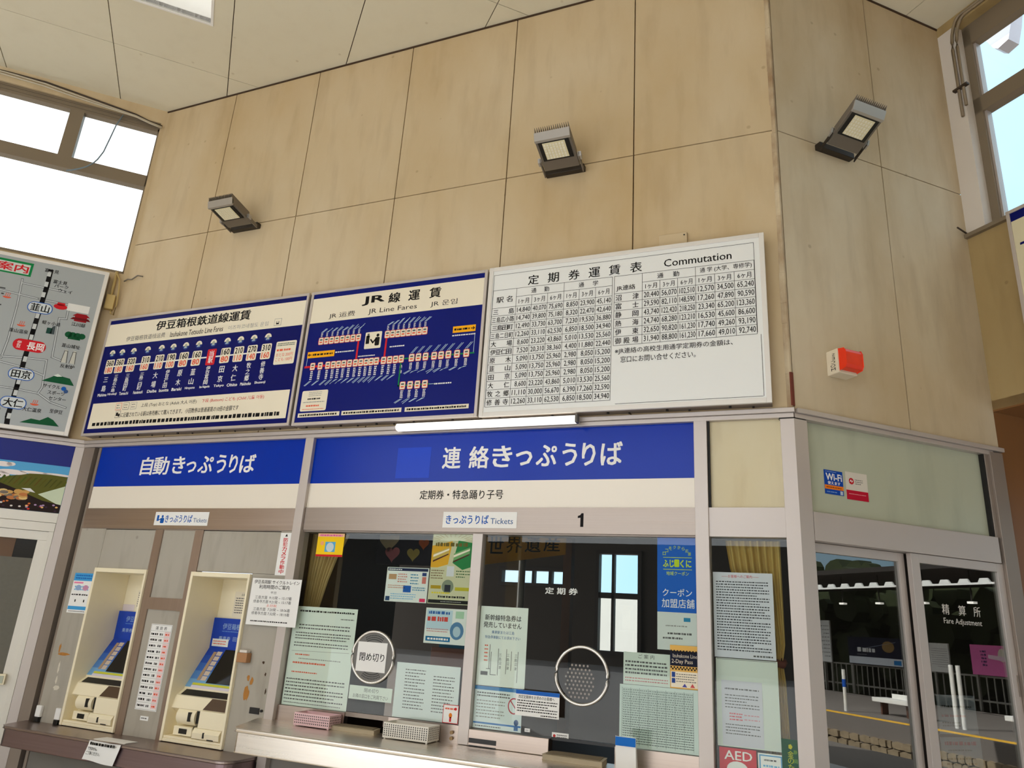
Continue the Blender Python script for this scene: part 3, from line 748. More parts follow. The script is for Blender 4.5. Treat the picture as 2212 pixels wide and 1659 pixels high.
for k, x in enumerate((0.385, 0.465, 0.545)):
    mb.rect(x-0.022, x+0.042, 2.910, 2.968, yl(2), (P['orangered'], P['dgrey'], P['grey'])[k]); mb.rect(x-0.019, x+0.039, 2.913, 2.965, yl(3), P['cream']); mb.greek(x-0.01, x+0.03, 2.918, 2.960, 2, yl(4), P['dgrey'], 0.3, k, False)
mb.text('上段 (Top) おとな (Adult 大人 어른)', 0.636, 1.198, 2.918, 2.954, yl(2), P['black'], 0.005); mb.text('下段 (Bottom) こども (Child 儿童 아동)', 1.248, 1.828, 2.920, 2.954, yl(2), P['red'], 0.005)
mb.rect(0.378, 0.432, 2.846, 2.904, yl(2), P['dgrey']); mb.rect(0.381, 0.429, 2.849, 2.901, yl(3), P['cream']); mb.rect(0.386, 0.408, 2.862, 2.89, yl(4), P['black']); mb.ell(0.418, 2.868, 0.010, 0.014, yl(4), P['black'], 8)
mb.text('に記載されている駅は券売機にて購入できます。 小回数券は普通運賃の10倍の金額です', 0.440, 1.610, 2.848, 2.888, yl(2), P['black'], 0.012)
mb.greek(0.146, 1.996, 2.785, 2.826, 1, yl(2), P['black'], 0.75, 4, False)
B1.part('artwork_print', mb)

B2 = board('middle fare board: navy with a red and green railway route diagram', 2.110, 3.524, 2.708, 3.722, 0.021, mat('board_navy_right', (4, 20, 112), 0.28, 0, 0.03, 2, spec=0.15))
mb = MB()
mb.rect(2.131, 3.503, 3.472, 3.666, yl(1), P['cream'])
mb.text('JR', 2.563, 2.738, 3.566, 3.634, yl(2), P['black'], 0.025)
for ch, a, b in (('線', 2.776, 2.866), ('運', 2.935, 3.020), ('賃', 3.096, 3.182)): mb.text(ch, a, b, 3.564, 3.638, yl(2), P['black'], 0.022, tight=True)
mb.text('JR 运费', 2.290, 2.510, 3.490, 3.538, yl(2), P['black']); mb.text('JR Line Fares', 2.620, 3.008, 3.488, 3.534, yl(2), P['black']); mb.text('JR 운임', 3.113, 3.314, 3.492, 3.540, yl(2), P['black'])
def station(x, z, w=0.037, h=0.050):
    mb.rrect(x-w/2-0.003, x+w/2+0.003, z-h/2-0.003, z+h/2+0.003, 0.008, yl(3), P['orangered']); mb.rrect(x-w/2, x+w/2, z-h/2, z+h/2, 0.007, yl(4), P['cream'])
    mb.rect(x-w*0.3, x+w*0.3, z+0.004, z+0.015, yl(5), P['dgrey']); mb.rect(x-w*0.3, x+w*0.3, z-0.014, z-0.004, yl(5), P['orangered'])
mb.line([(2.236, 3.325), (2.571, 3.325), (2.571, 3.137)], 0.014, yl(2), P['red']); mb.line([(2.797, 3.137), (2.797, 3.326), (3.09, 3.326)], 0.014, yl(2), P['red'])
mb.line([(2.152, 3.136), (2.932, 3.137)], 0.016, yl(2), P['red']); mb.line([(2.932, 3.137), (3.465, 3.137)], 0.010, yl(2), P['green']); mb.line([(2.932, 3.137), (2.932, 2.947), (3.16, 2.946)], 0.010, yl(2), P['green'])
mb.line([(3.464, 3.137), (3.464, 3.27)], 0.003, yl(2), P['paleblue'])
rr = random.Random(11)
def name_up(x, z0, z1):
    mb.greek(x-0.008, x+0.008, z0, z0+(z1-z0)*0.45, 4, yl(2), P['white'], 0.6, int(x*1000), False)
    for k in range(2): mb.line([(x-0.006+0.010*k, z0+(z1-z0)*0.5), (x+0.030+0.010*k, z1-rr.random()*0.02)], 0.0035, yl(2), P['paleblue'])
def name_dn(x, z0, z1):
    mb.greek(x-0.011, x+0.011, z0+(z1-z0)*0.42, z1, 5, yl(2), P['white'], 0.7, int(x*1000), False)
    mb.line([(x+0.004, z0+(z1-z0)*0.36), (x-0.042, z0+rr.random()*0.02)], 0.0035, yl(2), P['paleblue']); mb.line([(x-0.008, z0+(z1-z0)*0.36), (x-0.05, z0+0.012)], 0.003, yl(2), P['paleblue'])
for k in range(8): x = 2.254+k*0.0446; station(x, 3.325); name_up(x, 3.356, 3.428)
for k in range(8): x = 2.800+k*0.0414; station(x, 3.326); name_up(x, 3.356, 3.436)
for x in (2.214, 2.278, 2.342, 2.388, 2.431, 2.475, 2.522, 2.570, 2.614, 2.657, 2.697, 2.738, 2.795, 2.842, 2.888): station(x, 3.137); name_dn(x, 2.985, 3.106)
station(2.932, 3.138)
mb.vtext('熱海', 2.936, 3.03, 3.10, 0.022, yl(2), P['white'])
for x in (3.011, 3.062, 3.116, 3.180, 3.231, 3.284, 3.347, 3.414):
    station(x, 3.139); name_dn(x, 3.02, 3.106)
    for k in range(2): mb.line([(x-0.01+0.012*k, 3.172), (x+0.028+0.012*k, 3.214)], 0.003, yl(2), P['paleblue'])
for x in (2.965, 3.022, 3.076, 3.132): station(x, 2.947); name_dn(x, 2.82, 2.916)
mb.greek(3.20, 3.328, 2.936, 2.952, 1, yl(2), P['white'], 0.6, 9, False); mb.line([(3.165, 2.945), (3.195, 2.945)], 0.003, yl(2), P['paleblue'])
mb.greek(2.83, 2.95, 3.225, 3.241, 1, yl(2), P['white'], 0.6, 12, False); mb.greek(2.585, 2.72, 3.176, 3.190, 1, yl(2), P['white'], 0.6, 13, False); mb.greek(2.39, 2.55, 3.222, 3.238, 1, yl(2), P['white'], 0.6, 14, False); mb.greek(3.30, 3.47, 3.262, 3.278, 1, yl(2), P['white'], 0.6, 15, False)
mb.rrect(2.624, 2.756, 3.233, 3.356, 0.008, yl(3), P['cream']); mb.rect(2.632, 2.660, 3.27, 3.33, yl(4), P['black']); mb.rect(2.640, 2.656, 3.318, 3.346, yl(4), P['dgrey']); mb.ell(2.725, 3.328, 0.012, 0.012, yl(4), P['black'], 10); mb.rrect(2.706, 2.742, 3.252, 3.314, 0.008, yl(4), P['black']); mb.line([(2.712, 3.302), (2.690, 3.276), (2.672, 3.298)], 0.011, yl(4), P['black'])
mb.rect(2.155, 2.384, 3.202, 3.249, yl(3), P['orange']); mb.line([(2.163, 3.226), (2.186, 3.226)], 0.006, yl(4), P['black']); mb.line([(2.172, 3.234), (2.163, 3.226), (2.172, 3.218)], 0.005, yl(4), P['black']); mb.greek(2.20, 2.372, 3.212, 3.24, 1, yl(4), P['black'], 0.55, 21, False)
mb.rect(3.301, 3.466, 3.288, 3.334, yl(3), P['orange']); mb.line([(3.434, 3.311), (3.458, 3.311)], 0.006, yl(4), P['black']); mb.line([(3.449, 3.320), (3.458, 3.311), (3.449, 3.302)], 0.005, yl(4), P['black']); mb.greek(3.312, 3.425, 3.298, 3.325, 1, yl(4), P['black'], 0.55, 22, False)
mb.line([(2.158, 3.14), (2.158, 3.20)], 0.003, yl(2), P['paleblue'])
mb.rrect(2.162, 2.378, 2.808, 2.957, 0.012, yl(3), P['cream'])
mb.greek(2.22, 2.33, 2.912, 2.950, 3, yl(4), P['grey'], 0.4, 5, False); mb.greek(2.215, 2.325, 2.886, 2.906, 1, yl(4), P['black'], 0.6, 6, False); mb.greek(2.18, 2.36, 2.866, 2.88, 1, yl(4), P['grey'], 0.5, 7, False); mb.greek(2.21, 2.32, 2.836, 2.856, 1, yl(4), P['orangered'], 0.6, 8, False); mb.greek(2.18, 2.36, 2.816, 2.828, 1, yl(4), P['orangered'], 0.4, 9, False)
for a, b in ((2.152, 2.495), (2.512, 2.977), (3.002, 3.462)):
    mb.rect(a, b, 2.765, 2.795, yl(3), P['cream']); mb.greek(a+0.015, b-0.015, 2.770, 2.790, 1, yl(4), P['black'], 0.7, int(a*100), False)
B2.part('artwork_print', mb)

B3 = board('white commuter pass fare board with a black table, rightmost of the three', 3.536, 5.258, 2.704, 3.728, 0.028, mat('board_white', (232, 234, 232), 0.32, 0, 0.015, 1.5), box_col=mat('white_aluminium', (224, 220, 214), 0.35, 0.1, 0.02, 3))
mb = MB(); K = P['black']; lw = 0.0022
def hl(z, a, b): mb.rect(a, b, z-lw/2, z+lw/2, yl(2), K)
def vl(x, a, b): mb.rect(x-lw/2, x+lw/2, a, b, yl(2), K)
hl(3.671, 3.57, 5.20)
vl(3.572, 2.767, 3.671); vl(5.200, 3.112, 3.671)
hl(2.742, 4.40, 5.215); vl(5.218, 2.742, 3.10)
for ch, x in zip('定期券運賃表', (3.850, 3.985, 4.122, 4.254, 4.382, 4.516)): mb.text(ch, x-0.036, x+0.036, 3.572, 3.640, yl(2), K, 0.012, tight=True)
mb.text('Commutation', 4.686, 5.076, 3.584, 3.633, yl(2), K, 0.008)
LX = [3.573, 3.738, 3.845, 3.952, 4.060, 4.160, 4.265, 4.370]; LZ = [3.432 - 0.0555*k for k in range(13)]
hl(3.559, LX[0], LX[-1]); hl(3.500, LX[1], LX[-1])
for z in LZ: hl(z, LX[0], LX[-1])
for i, x in enumerate(LX): vl(x, LZ[-1], 3.559 if i in (0, 1, 4, 7) else 3.500)
mb.text('駅 名', 3.600, 3.712, 3.468, 3.512, yl(2), K, 0.01); mb.text('通     勤', 3.84, 3.96, 3.512, 3.548, yl(2), K, 0.008); mb.text('通     学', 4.155, 4.28, 3.512, 3.548, yl(2), K, 0.008)
for i in range(6): mb.text(('1', '3', '6')[i % 3]+'ヶ月', LX[i+1]+0.018, LX[i+2]-0.018, 3.446, 3.486, yl(2), K, 0.008)
TAB = '''三島 14,840 40,070 75,690 8,850 23,900 45,140|三島広小路 14,740 39,800 75,180 8,320 22,470 42,640|三島田町 12,490 33,730 63,700 7,230 19,530 36,880|三島二日町 12,260 33,110 62,530 6,850 18,500 34,940|大場 8,600 23,220 43,860 5,010 13,530 25,560|伊豆仁田 7,520 20,310 38,360 4,400 11,880 22,440|原木 5,090 13,750 25,960 2,980 8,050 15,200|韮山 5,090 13,750 25,960 2,980 8,050 15,200|田京 5,090 13,750 25,960 2,980 8,050 15,200|大仁 8,600 23,220 43,860 5,010 13,530 25,560|牧之郷 11,110 30,000 56,670 6,390 17,260 32,590|修善寺 12,260 33,110 62,530 6,850 18,500 34,940'''
def name_row(s, a, b, z0, z1):
    n = len(s); w = 0.036
    if n >= 5: mb.text(s, a+0.006, b-0.006, z0, z1, yl(2), K, 0.012); return
    for i, ch in enumerate(s):
        x = a+0.010+w/2 + (b-a-0.020-w)*(i/(n-1) if n > 1 else 0.5); mb.text(ch, x-w/2, x+w/2, z0, z1, yl(2), K, 0.014)
def num(s, a, b, z0, z1):
    w = min(b-a-0.016, 0.0150*len(s)); mb.text(s, b-0.006-w, b-0.006, z0, z1, yl(2), K, 0.008)
for r, row in enumerate(TAB.split('|')):
    c = row.split(); zt, zb = LZ[r], LZ[r+1]
    name_row(c[0], LX[0], LX[1], zb+0.008, zt-0.008)
    for i, s in enumerate(c[1:]): num(s, LX[i+1], LX[i+2], zb+0.007, zt-0.010)
RX = [4.383, 4.555, 4.661, 4.765, 4.869, 4.978, 5.087, 5.198]; RZ = [3.4415 - 0.0563*k for k in range(7)]
hl(3.559, RX[0], RX[-1]); hl(3.500, RX[1], RX[-1]); hl(RZ[0], RX[0], RX[-1])
for z in RZ[1:]: hl(z, RX[0], RX[-1])
for i, x in enumerate(RX): vl(x, RZ[-1], 3.559 if i in (0, 1, 4, 7) else 3.500)
mb.text('通     勤', 4.645, 4.775, 3.512, 3.548, yl(2), K, 0.008); mb.text('通 学 (大学、専修学)', 4.895, 5.185, 3.512, 3.550, yl(2), K, 0.006)
mb.text('JR連絡', 4.396, 4.512, 3.455, 3.495, yl(2), K, 0.01)
for i in range(6): mb.text(('1', '3', '6')[i % 3]+'ヶ月', RX[i+1]+0.018, RX[i+2]-0.018, 3.452, 3.490, yl(2), K, 0.008)
TAB2 = '''沼津 20,440 56,070 102,510 12,570 34,500 65,240|富士 29,590 82,110 148,590 17,260 47,890 90,590|静岡 43,740 122,420 218,250 23,340 65,200 123,360|熱海 24,740 68,280 123,210 16,530 45,600 86,600|伊東 32,650 90,820 161,230 17,740 49,260 93,190|御殿場 31,940 88,800 161,230 17,660 49,010 92,740'''
for r, row in enumerate(TAB2.split('|')):
    c = row.split(); zt, zb = RZ[r], RZ[r+1]
    name_row(c[0], RX[0], RX[1]-0.012, zb+0.008, zt-0.008)
    for i, s in enumerate(c[1:]): num(s, RX[i+1], RX[i+2], zb+0.007, zt-0.009)
mb.text('※JR連絡の高校生用通学定期券の金額は、', 4.394, 5.066, 3.045, 3.086, yl(2), K, 0.006); mb.text('窓口にお問い合せください。', 4.428, 4.862, 2.992, 3.033, yl(2), K, 0.006)
B3.part('table_print', mb)

# ---------------- area map on the left wall
MP = Thing('area_map', 'grey illustrated area map board with a striped railway on the left wall', 'map board', 'L', (-0.7, -0.05, 2.70))
mu0, mu1 = -1.75, -0.122
mb = MB(); mb.box(mu0+0.004, mu1-0.004, -0.094, 0.0, 2.704, 4.131, ALUD); MP.part('casing', mb)
mb = MB(); mb.frame(mu0, mu1, 2.70, 4.138, 0.030, -0.104, -0.085, mat('white_aluminium', (224, 220, 214))); MP.part('frame', mb, 0.002)
mb = MB(); mb.box(mu0+0.03, mu1-0.03, -0.0985, -0.0945, 2.73, 4.108, mat('map_grey', (164, 170, 172), 0.3, 0, 0.03, 1)); MP.part('face_panel', mb)
mb = MB(); K = P['black']
mb.rect(-1.2, -0.672, 3.962, 4.082, yl(1), P['green']); mb.rect(-1.19, -0.690, 3.976, 4.062, yl(2), ink((206, 210, 206))); mb.text('周辺案内', -1.15, -0.700, 3.984, 4.056, yl(3), P['red'], 0.02)
tr = [(-0.545, 4.045), (-0.541, 3.90), (-0.545, 3.72), (-0.549, 3.50), (-0.553, 3.28), (-0.552, 3.05), (-0.556, 2.80), (-0.55, 2.745)]
mb.line(tr, 0.036, yl(1), K)
for k in range(14):
    z = 4.02-k*0.094; mb.rect(-0.562, -0.536, z-0.022, z+0.022, yl(2), ink((200, 204, 204)))
for nm, z, col, fc in (('韮山', 3.713, P['black'], ink((206, 212, 214))), ('長岡', 3.383, P['white'], P['red']), ('田京', 3.141, P['black'], ink((206, 212, 214))), ('大仁', 2.905, P['black'], ink((206, 212, 214)))):
    w = 0.115 if nm == '長岡' else 0.09
    mb.rrect(-0.546-w, -0.546+w, z-0.048, z+0.048, 0.046, yl(3), P['blue'] if nm != '長岡' else P['red']); mb.rrect(-0.546-w+0.006, -0.546+w-0.006, z-0.042, z+0.042, 0.040, yl(4), fc)
    if nm == '長岡': mb.text(nm, -0.560, -0.444, z-0.034, z+0.034, yl(5), col, 0.02); mb.vtext('伊豆', -0.618, z-0.03, z+0.03, 0.030, yl(5), col)
    else: mb.text(nm, -0.546-0.066, -0.546+0.066, z-0.034, z+0.034, yl(5), col, 0.02)
GRL = ink((70, 72, 74))
def road(pts):
    mb.line(pts, 0.016, yl(1)+0.0003, GRL); mb.line(pts, 0.010, yl(1)+0.0001, ink((190, 196, 198)))
road([(-0.722, 3.93), (-0.705, 3.70), (-0.70, 3.40), (-0.71, 3.25)]); road([(-0.712, 3.899), (-0.41, 3.890)]); road([(-0.90, 3.81), (-0.574, 3.789), (-0.351, 3.786), (-0.345, 3.66), (-0.395, 3.655), (-0.372, 3.32), (-0.31, 3.304)])
road([(-0.92, 3.27), (-0.71, 3.262), (-0.55, 3.28), (-0.403, 3.287), (-0.384, 3.06), (-0.402, 3.005)]); road([(-0.90, 3.01), (-0.60, 3.02), (-0.40, 3.008), (-0.30, 2.95), (-0.19, 2.924)]); road([(-0.72, 3.22), (-0.55, 3.20), (-0.40, 3.16)])
def lab(s, x, z, w, h=0.034, col=None, bold=0.012): mb.text(s, x-w/2, x+w/2, z-h/2, z+h/2, yl(3), col or K, bold)
lab('富士見', -0.535, 4.05, 0.10); lab('富士見', -0.455, 3.965, 0.10); lab('パーク', -0.44, 3.93, 0.10); lab('ウェイ', -0.405, 3.895, 0.10)
mb.rect(-0.36, -0.20, 3.735, 3.80, yl(2), ink((226, 226, 222)))
mb.ell(-0.408, 3.755, 0.05, 0.024, yl(2), P['red'], 12); mb.rect(-0.435, -0.38, 3.765, 3.79, yl(2), P['red'])
mb.flat([(-0.31, 3.70), (-0.18, 3.70), (-0.21, 3.725), (-0.28, 3.725)], yl(2), ink((150, 20, 30))); mb.rect(-0.29, -0.20, 3.655, 3.70, yl(2), ink((150, 20, 30))); mb.flat([(-0.32, 3.668), (-0.17, 3.668), (-0.19, 3.688), (-0.30, 3.688)], yl(3), ink((110, 14, 22)))
lab('江川邸', -0.250, 3.628, 0.10); lab('韮山城址', -0.262, 3.435, 0.13); lab('反射炉', -0.25, 3.262, 0.10); lab('蛭ヶ小島', -0.44, 3.60, 0.13); lab('韮山温泉', -0.645, 3.49, 0.13); lab('サイクル', -0.32, 3.08, 0.12); lab('スポーツ', -0.278, 3.03, 0.12); lab('センター', -0.26, 2.985, 0.12); lab('大仁温泉', -0.41, 2.87, 0.13); lab('至伊豆', -0.245, 2.882, 0.09); lab('修善寺', -0.67, 2.84, 0.11)
for x in (-0.30, -0.27, -0.235, -0.205): mb.ell(x, 3.532, 0.028, 0.026, yl(2), ink((16, 84, 50)), 10)
mb.rect(-0.30, -0.21, 3.495, 3.52, yl(2), ink((16, 84, 50)))
for x in (-0.285, -0.225): mb.flat([(x-0.022, 3.29), (x+0.022, 3.29), (x+0.012, 3.38), (x+0.010, 3.40), (x-0.010, 3.40), (x-0.012, 3.38)], yl(2), ink((196, 196, 186))); mb.line([(x-0.02, 3.29), (x-0.011, 3.39), (x+0.011, 3.39), (x+0.02, 3.29)], 0.004, yl(3), GRL)
mb.flat([(-0.40, 3.115), (-0.17, 3.11), (-0.21, 3.165), (-0.26, 3.172), (-0.30, 3.19), (-0.34, 3.155)], yl(2), ink((16, 84, 50))); mb.flat([(-0.47, 2.76), (-0.20, 2.765), (-0.25, 2.812), (-0.29, 2.83), (-0.34, 2.795), (-0.40, 2.80)], yl(2), ink((16, 84, 50)))
mb.flat([(-0.33, 3.17), (-0.30, 3.19), (-0.265, 3.172), (-0.30, 3.165)], yl(3), ink((212, 222, 214)))
mb.rect(-0.46, -0.42, 3.51, 3.56, yl(2), ink((30, 70, 60))); mb.flat([(-0.435, 3.51), (-0.40, 3.51), (-0.405, 3.585), (-0.425, 3.575)], yl(2), ink((70, 80, 84)))
mb.ell(-0.235, 3.075, 0.018, 0.018, yl(2), P['blue'], 10); mb.ell(-0.215, 3.055, 0.016, 0.016, yl(2), ink((60, 90, 140)), 10)
for x, z in ((-0.64, 3.545), (-0.404, 2.92), (-0.79, 3.76)):
    mb.ell(x, z, 0.03, 0.014, yl(2), P['orangered'], 12, pi, 2*pi)
    for k in (-1, 0, 1): mb.line([(x+k*0.013, z+0.004), (x+k*0.013+0.004, z+0.03)], 0.004, yl(2), P['orangered'])
mb.greek(-1.3, -0.80, 2.80, 3.85, 22, yl(2), GRL, 0.25, 3)
MP.part('map_print', mb)

# ================================================================== TICKET MACHINES AND THEIR BAY
M1X, M2X, MZ, MW, MH = 0.436, 1.374, 0.640, 0.520, 1.072
MULL = brushed('stainless_mullion', (172, 156, 146), 0.36, 2)
mb = MB()
mb.box(0.176, M1X, 0.008, 0.06, 0.60, 2.0, GREYP); mb.box(M1X, 0.947, 0.010, 0.06, MZ+MH, 2.0, GREYP)
mb.box(1.02, 1.328, 0.012, 0.06, 1.525, 2.0, GREYP); mb.box(1.02, 1.328, 0.012, 0.06, 0.60, 1.445, GREYP)
mb.box(1.40, 2.078, 0.010, 0.06, MZ+MH+0.006, 2.0, GREYP); mb.box(M2X+MW, 2.18, 0.008, 0.06, 0.60, MZ+MH+0.004, GREYP); mb.box(2.080, 2.18, 0.009, 0.06, MZ+MH+0.006, 2.0, GREYP)
mb.box(0.43, 1.9, 0.05, 0.06, 0.55, MZ, GREYP)
struct('wall_front_machine_bay', mb, 'M')
mb = MB(); mb.box(0.957, 1.02, 0.002, 0.06, 0.60, 2.0, MULL); mb.box(0.947, 0.958, 0.002, 0.06, MZ+MH, 2.0, MULL); struct('trim_12', mb, 'M')
mb = MB(); mb.box(1.326, 1.375, 0.002, 0.06, 0.60, 2.0, MULL); mb.box(1.375, 1.402, 0.002, 0.06, MZ+MH, 2.0, MULL); struct('trim_13', mb, 'M')
mb = MB(); mb.box(1.02, 1.326, 0.002, 0.06, 1.445, 1.525, MULL); struct('trim_14', mb, 'M')
# rust and peeling tape marks on the steel beside the machines
ORG = mat('rust_orange', (176, 120, 52), 0.8, 0, 0.3, 40)
FLK = mat('flaked_paint', (214, 208, 192), 0.8, 0, 0.1, 40)
mb = MB()
def blob(mb, cx, cz, rx, rz, y, mt, n=12, seed=1):
    r = random.Random(seed); pts = [(cx+rx*math.cos(2*pi*k/n)*(0.6+0.5*r.random()), cz+rz*math.sin(2*pi*k/n)*(0.6+0.5*r.random())) for k in range(n)]
    return mb.flat(pts, y, mt)
for k, (x, z, a, b, m_) in enumerate(((0.30, 1.095, 0.065, 0.012, ORG), (0.245, 1.13, 0.012, 0.04, ORG), (0.42, 1.40, 0.012, 0.03, ORG), (0.28, 1.0, 0.010, 0.05, FLK), (0.285, 0.92, 0.012, 0.03, FLK), (0.30, 0.865, 0.035, 0.02, FLK), (0.425, 1.02, 0.010, 0.06, FLK), (0.424, 0.90, 0.009, 0.03, FLK), (0.43, 1.15, 0.007, 0.05, RUST), (0.432, 0.98, 0.006, 0.08, RUST), (2.0, 1.07, 0.012, 0.02, ORG), (2.03, 1.05, 0.014, 0.03, ORG), (2.0, 0.975, 0.03, 0.05, ORG), (2.10, 1.17, 0.012, 0.010, GAP), (2.13, 1.10, 0.008, 0.012, GAP), (2.15, 1.0, 0.006, 0.02, GAP))):
    blob(mb, x, z, a, b, 0.0072-k*2e-5, m_, 14, k)
solo('stain_marks', mb, 'rust streaks and flaked paint on the grey steel beside the ticket machines', 'stains', 'M', (1.2, 0.007, 0.85), kind='stuff')

def machine(x0, label, extra):
    t = Thing('ticket_machine', label, 'ticket machine', 'M', (x0+MW/2, 0, MZ))
    x1, z0, z1, D = x0+MW, MZ, MZ+MH, 0.29
    mb = MB()
    mb.box(x0, x0+0.022, -0.014, D, z0, z1, MACH); mb.box(x1-0.018, x1, -0.014, D, z0, z1, MACH)
    mb.box(x0+0.022, x1-0.018, -0.014, D, z1-0.030, z1, MACH); mb.box(x0+0.022, x1-0.018, -0.010, D, z0, z0+0.02, MACH); mb.box(x0, x1, D, D+0.012, z0, z1, MACH)
    t.part('housing', mb, 0.003)
    a, b = x0+0.022, x1-0.018
    BL = mat('machine_blue', (8, 62, 176), 0.3, 0, 0.1, 3); BL2 = mat('machine_light_blue', (96, 160, 214), 0.35, 0, 0.15, 8)
    def P3(u, v): return (u, 0.268-v*0.165, z0+0.575-v*0.25)   # sloping panel, v 0 top .. 1 bottom
    mb = MB()
    mb.box(a, b, 0.266, D, z0+0.575, z0+0.775, BL)
    n = 5
    for k in range(n):
        t0, t1 = k/n, (k+1)/n; f_ = (k/(n-1))**1.3
        mm = mat('machine_blue_band_%d' % k, (int(8+110*f_), int(62+110*f_), int(176+42*f_)), 0.35)
        mb.add([P3(a, t1), P3(b, t1), P3(b, t0), P3(a, t0)], [(0, 1, 2, 3)], mm)
    mb.add([P3(a, 1), P3(b, 1), (b, 0.10, z0+0.31), (a, 0.10, z0+0.31)], [(0, 1, 2, 3)], MACH)
    t.part('control_panel', mb)
    def on(u0_, u1_, v0, v1, lift, mm, mb):
        def q(u, v): p = P3(u, v); return (p[0], p[1]-lift, p[2]-lift*0.6)
        mb.add([q(u0_, v1), q(u1_, v1), q(u1_, v0), q(u0_, v0)], [(0, 1, 2, 3)], mm)
    mb = MB(); on(a+0.155, b-0.012, 0.02, 0.86, 0.004, mat('screen_black', (10, 10, 14), 0.12), mb); t.part('screen', mb)
    for k in range(6):
        mb = MB(); v = 0.08+k*0.125; on(a+0.098, a+0.142, v, v+0.105, 0.005, mat('button_cream', (206, 190, 172), 0.4), mb); t.part('button', mb)
    mb = MB(); on(a+0.065, a+0.092, 0.1, 0.82, 0.003, ink((176, 150, 120)), mb); on(a+0.05, b, 0.88, 0.935, 0.003, ink((206, 206, 70)), mb); on(a+0.05, b, 0.94, 1.0, 0.003, ink((222, 214, 226)), mb); t.part('stripe_print', mb); mb = MB()
    mb.text('伊豆箱根鉄道', a+0.09, a+0.33, z0+0.700, z0+0.742, 0.2652, ink((150, 180, 220)), 0.008); mb.text('乗車券  回数券', a+0.07, a+0.30, z0+0.625, z0+0.655, 0.2652, ink((170, 196, 226)))
    mb.greek(a+0.09, a+0.24, z0+0.682, z0+0.694, 1, 0.2652, ink((110, 150, 210)), 0.5, 2, False)
    t.part('panel_lettering', mb)
    mb = MB()
    if extra:
        mb.rect(a+0.130, a+0.255, z0+0.79, z0+0.962, 0.2885, P['cream']); mb.greek(a+0.145, a+0.25, z0+0.81, z0+0.925, 7, 0.2880, P['dgrey'], 0.45, 8); mb.text('お願い', a+0.19, a+0.25, z0+0.932, z0+0.95, 0.2880, P['black'])
        t.part('pasted_notice', mb); mb = MB(); mb.rect(a+0.02, a+0.165, z0+0.585, z0+0.635, 0.262, P['paper']); mb.greek(a+0.03, a+0.15, z0+0.594, z0+0.628, 2, 0.2615, P['orangered'], 0.4, 5, False); t.part('white_label', mb)
    else:
        mb.rect(a+0.13, a+0.19, z0+0.80, z0+0.93, 0.2885, P['cream']); mb.greek(a+0.14, a+0.185, z0+0.81, z0+0.92, 7, 0.2880, P['dgrey'], 0.45, 18); t.part('pasted_notice', mb); mb = MB(); mb.rect(a+0.0, a+0.12, z0+0.778, z0+0.825, 0.2885, ink((226, 214, 216))); t.part('white_label', mb)
    # coin and note unit
    mb = MB()
    mb.ext([(0.10, z0+0.31), (0.045, z0+0.275), (0.02, z0+0.20), (0.085, z0+0.165), (0.11, z0+0.03), (0.28, z0+0.02), (0.28, z0+0.31)], 'x', a, b, MACH)
    mb.box(a, b, -0.006, 0.11, z0+0.02, z0+0.035, MACH)
    t.part('coin_unit', mb, 0.004)
    mb = MB(); mb.add([(a+0.03, 0.094, z0+0.3115), (b-0.01, 0.094, z0+0.3115), (b-0.01, 0.047, z0+0.2815), (a+0.03, 0.047, z0+0.2815)], [(3, 2, 1, 0)], DARK)
    mb.add([(b-0.17, 0.043, z0+0.276), (b-0.01, 0.043, z0+0.276), (b-0.01, 0.020, z0+0.208), (b-0.215, 0.020, z0+0.208)], [(3, 2, 1, 0)], mat('note_slot_brown', (82, 62, 44), 0.4)); t.part('note_slot', mb)
    mb = MB(); mb.cyl((a+0.06, 0.065, z0+0.155), (a+0.215, 0.065, z0+0.155), 0.055, MACH, 22); cdm = t.part('coin_drum', mb)
    mb = MB(); mb.box(a+0.165, a+0.185, 0.004, 0.02, z0+0.13, z0+0.185, DARK); mb.box(a+0.215, a+0.265, 0.03, 0.08, z0+0.12, z0+0.20, DARK); t.part('coin_slot', mb, 0, cdm)
    mb = MB(); mb.box(a+0.265, b-0.006, -0.002, 0.12, z0+0.10, z0+0.205, MACH); t.part('receipt_block', mb, 0.006)
    mb = MB(); mb.ext([(0.02, z0+0.035), (-0.012, z0+0.04), (-0.018, z0+0.075), (0.0, z0+0.10), (0.12, z0+0.10), (0.12, z0+0.035)], 'x', a+0.245, b-0.012, MACH); cc = t.part('change_cover', mb, 0.004)
    mb = MB(); mb.box(a+0.335, a+0.345, -0.021, -0.01, z0+0.05, z0+0.082, DARK); mb.box(a+0.37, a+0.42, -0.015, -0.008, z0+0.040, z0+0.046, DARK); t.part('cover_slot', mb, 0, cc)
    mb = MB(); mb.box(a+0.05, a+0.205, 0.02, 0.11, z0+0.04, z0+0.095, MACH); to = t.part('ticket_outlet', mb, 0.004)
    mb = MB(); mb.box(a+0.10, a+0.165, 0.016, 0.03, z0+0.052, z0+0.082, DARK); mb.box(a+0.205, a+0.245, 0.03, 0.06, z0+0.045, z0+0.10, DARK); t.part('outlet_mouth', mb, 0, to)
    return t
machine(M1X, 'cream ticket machine in the left recess beside the corner post', False)
machine(M2X, 'cream ticket machine nearest the ticket window, white label on its blue panel', True)

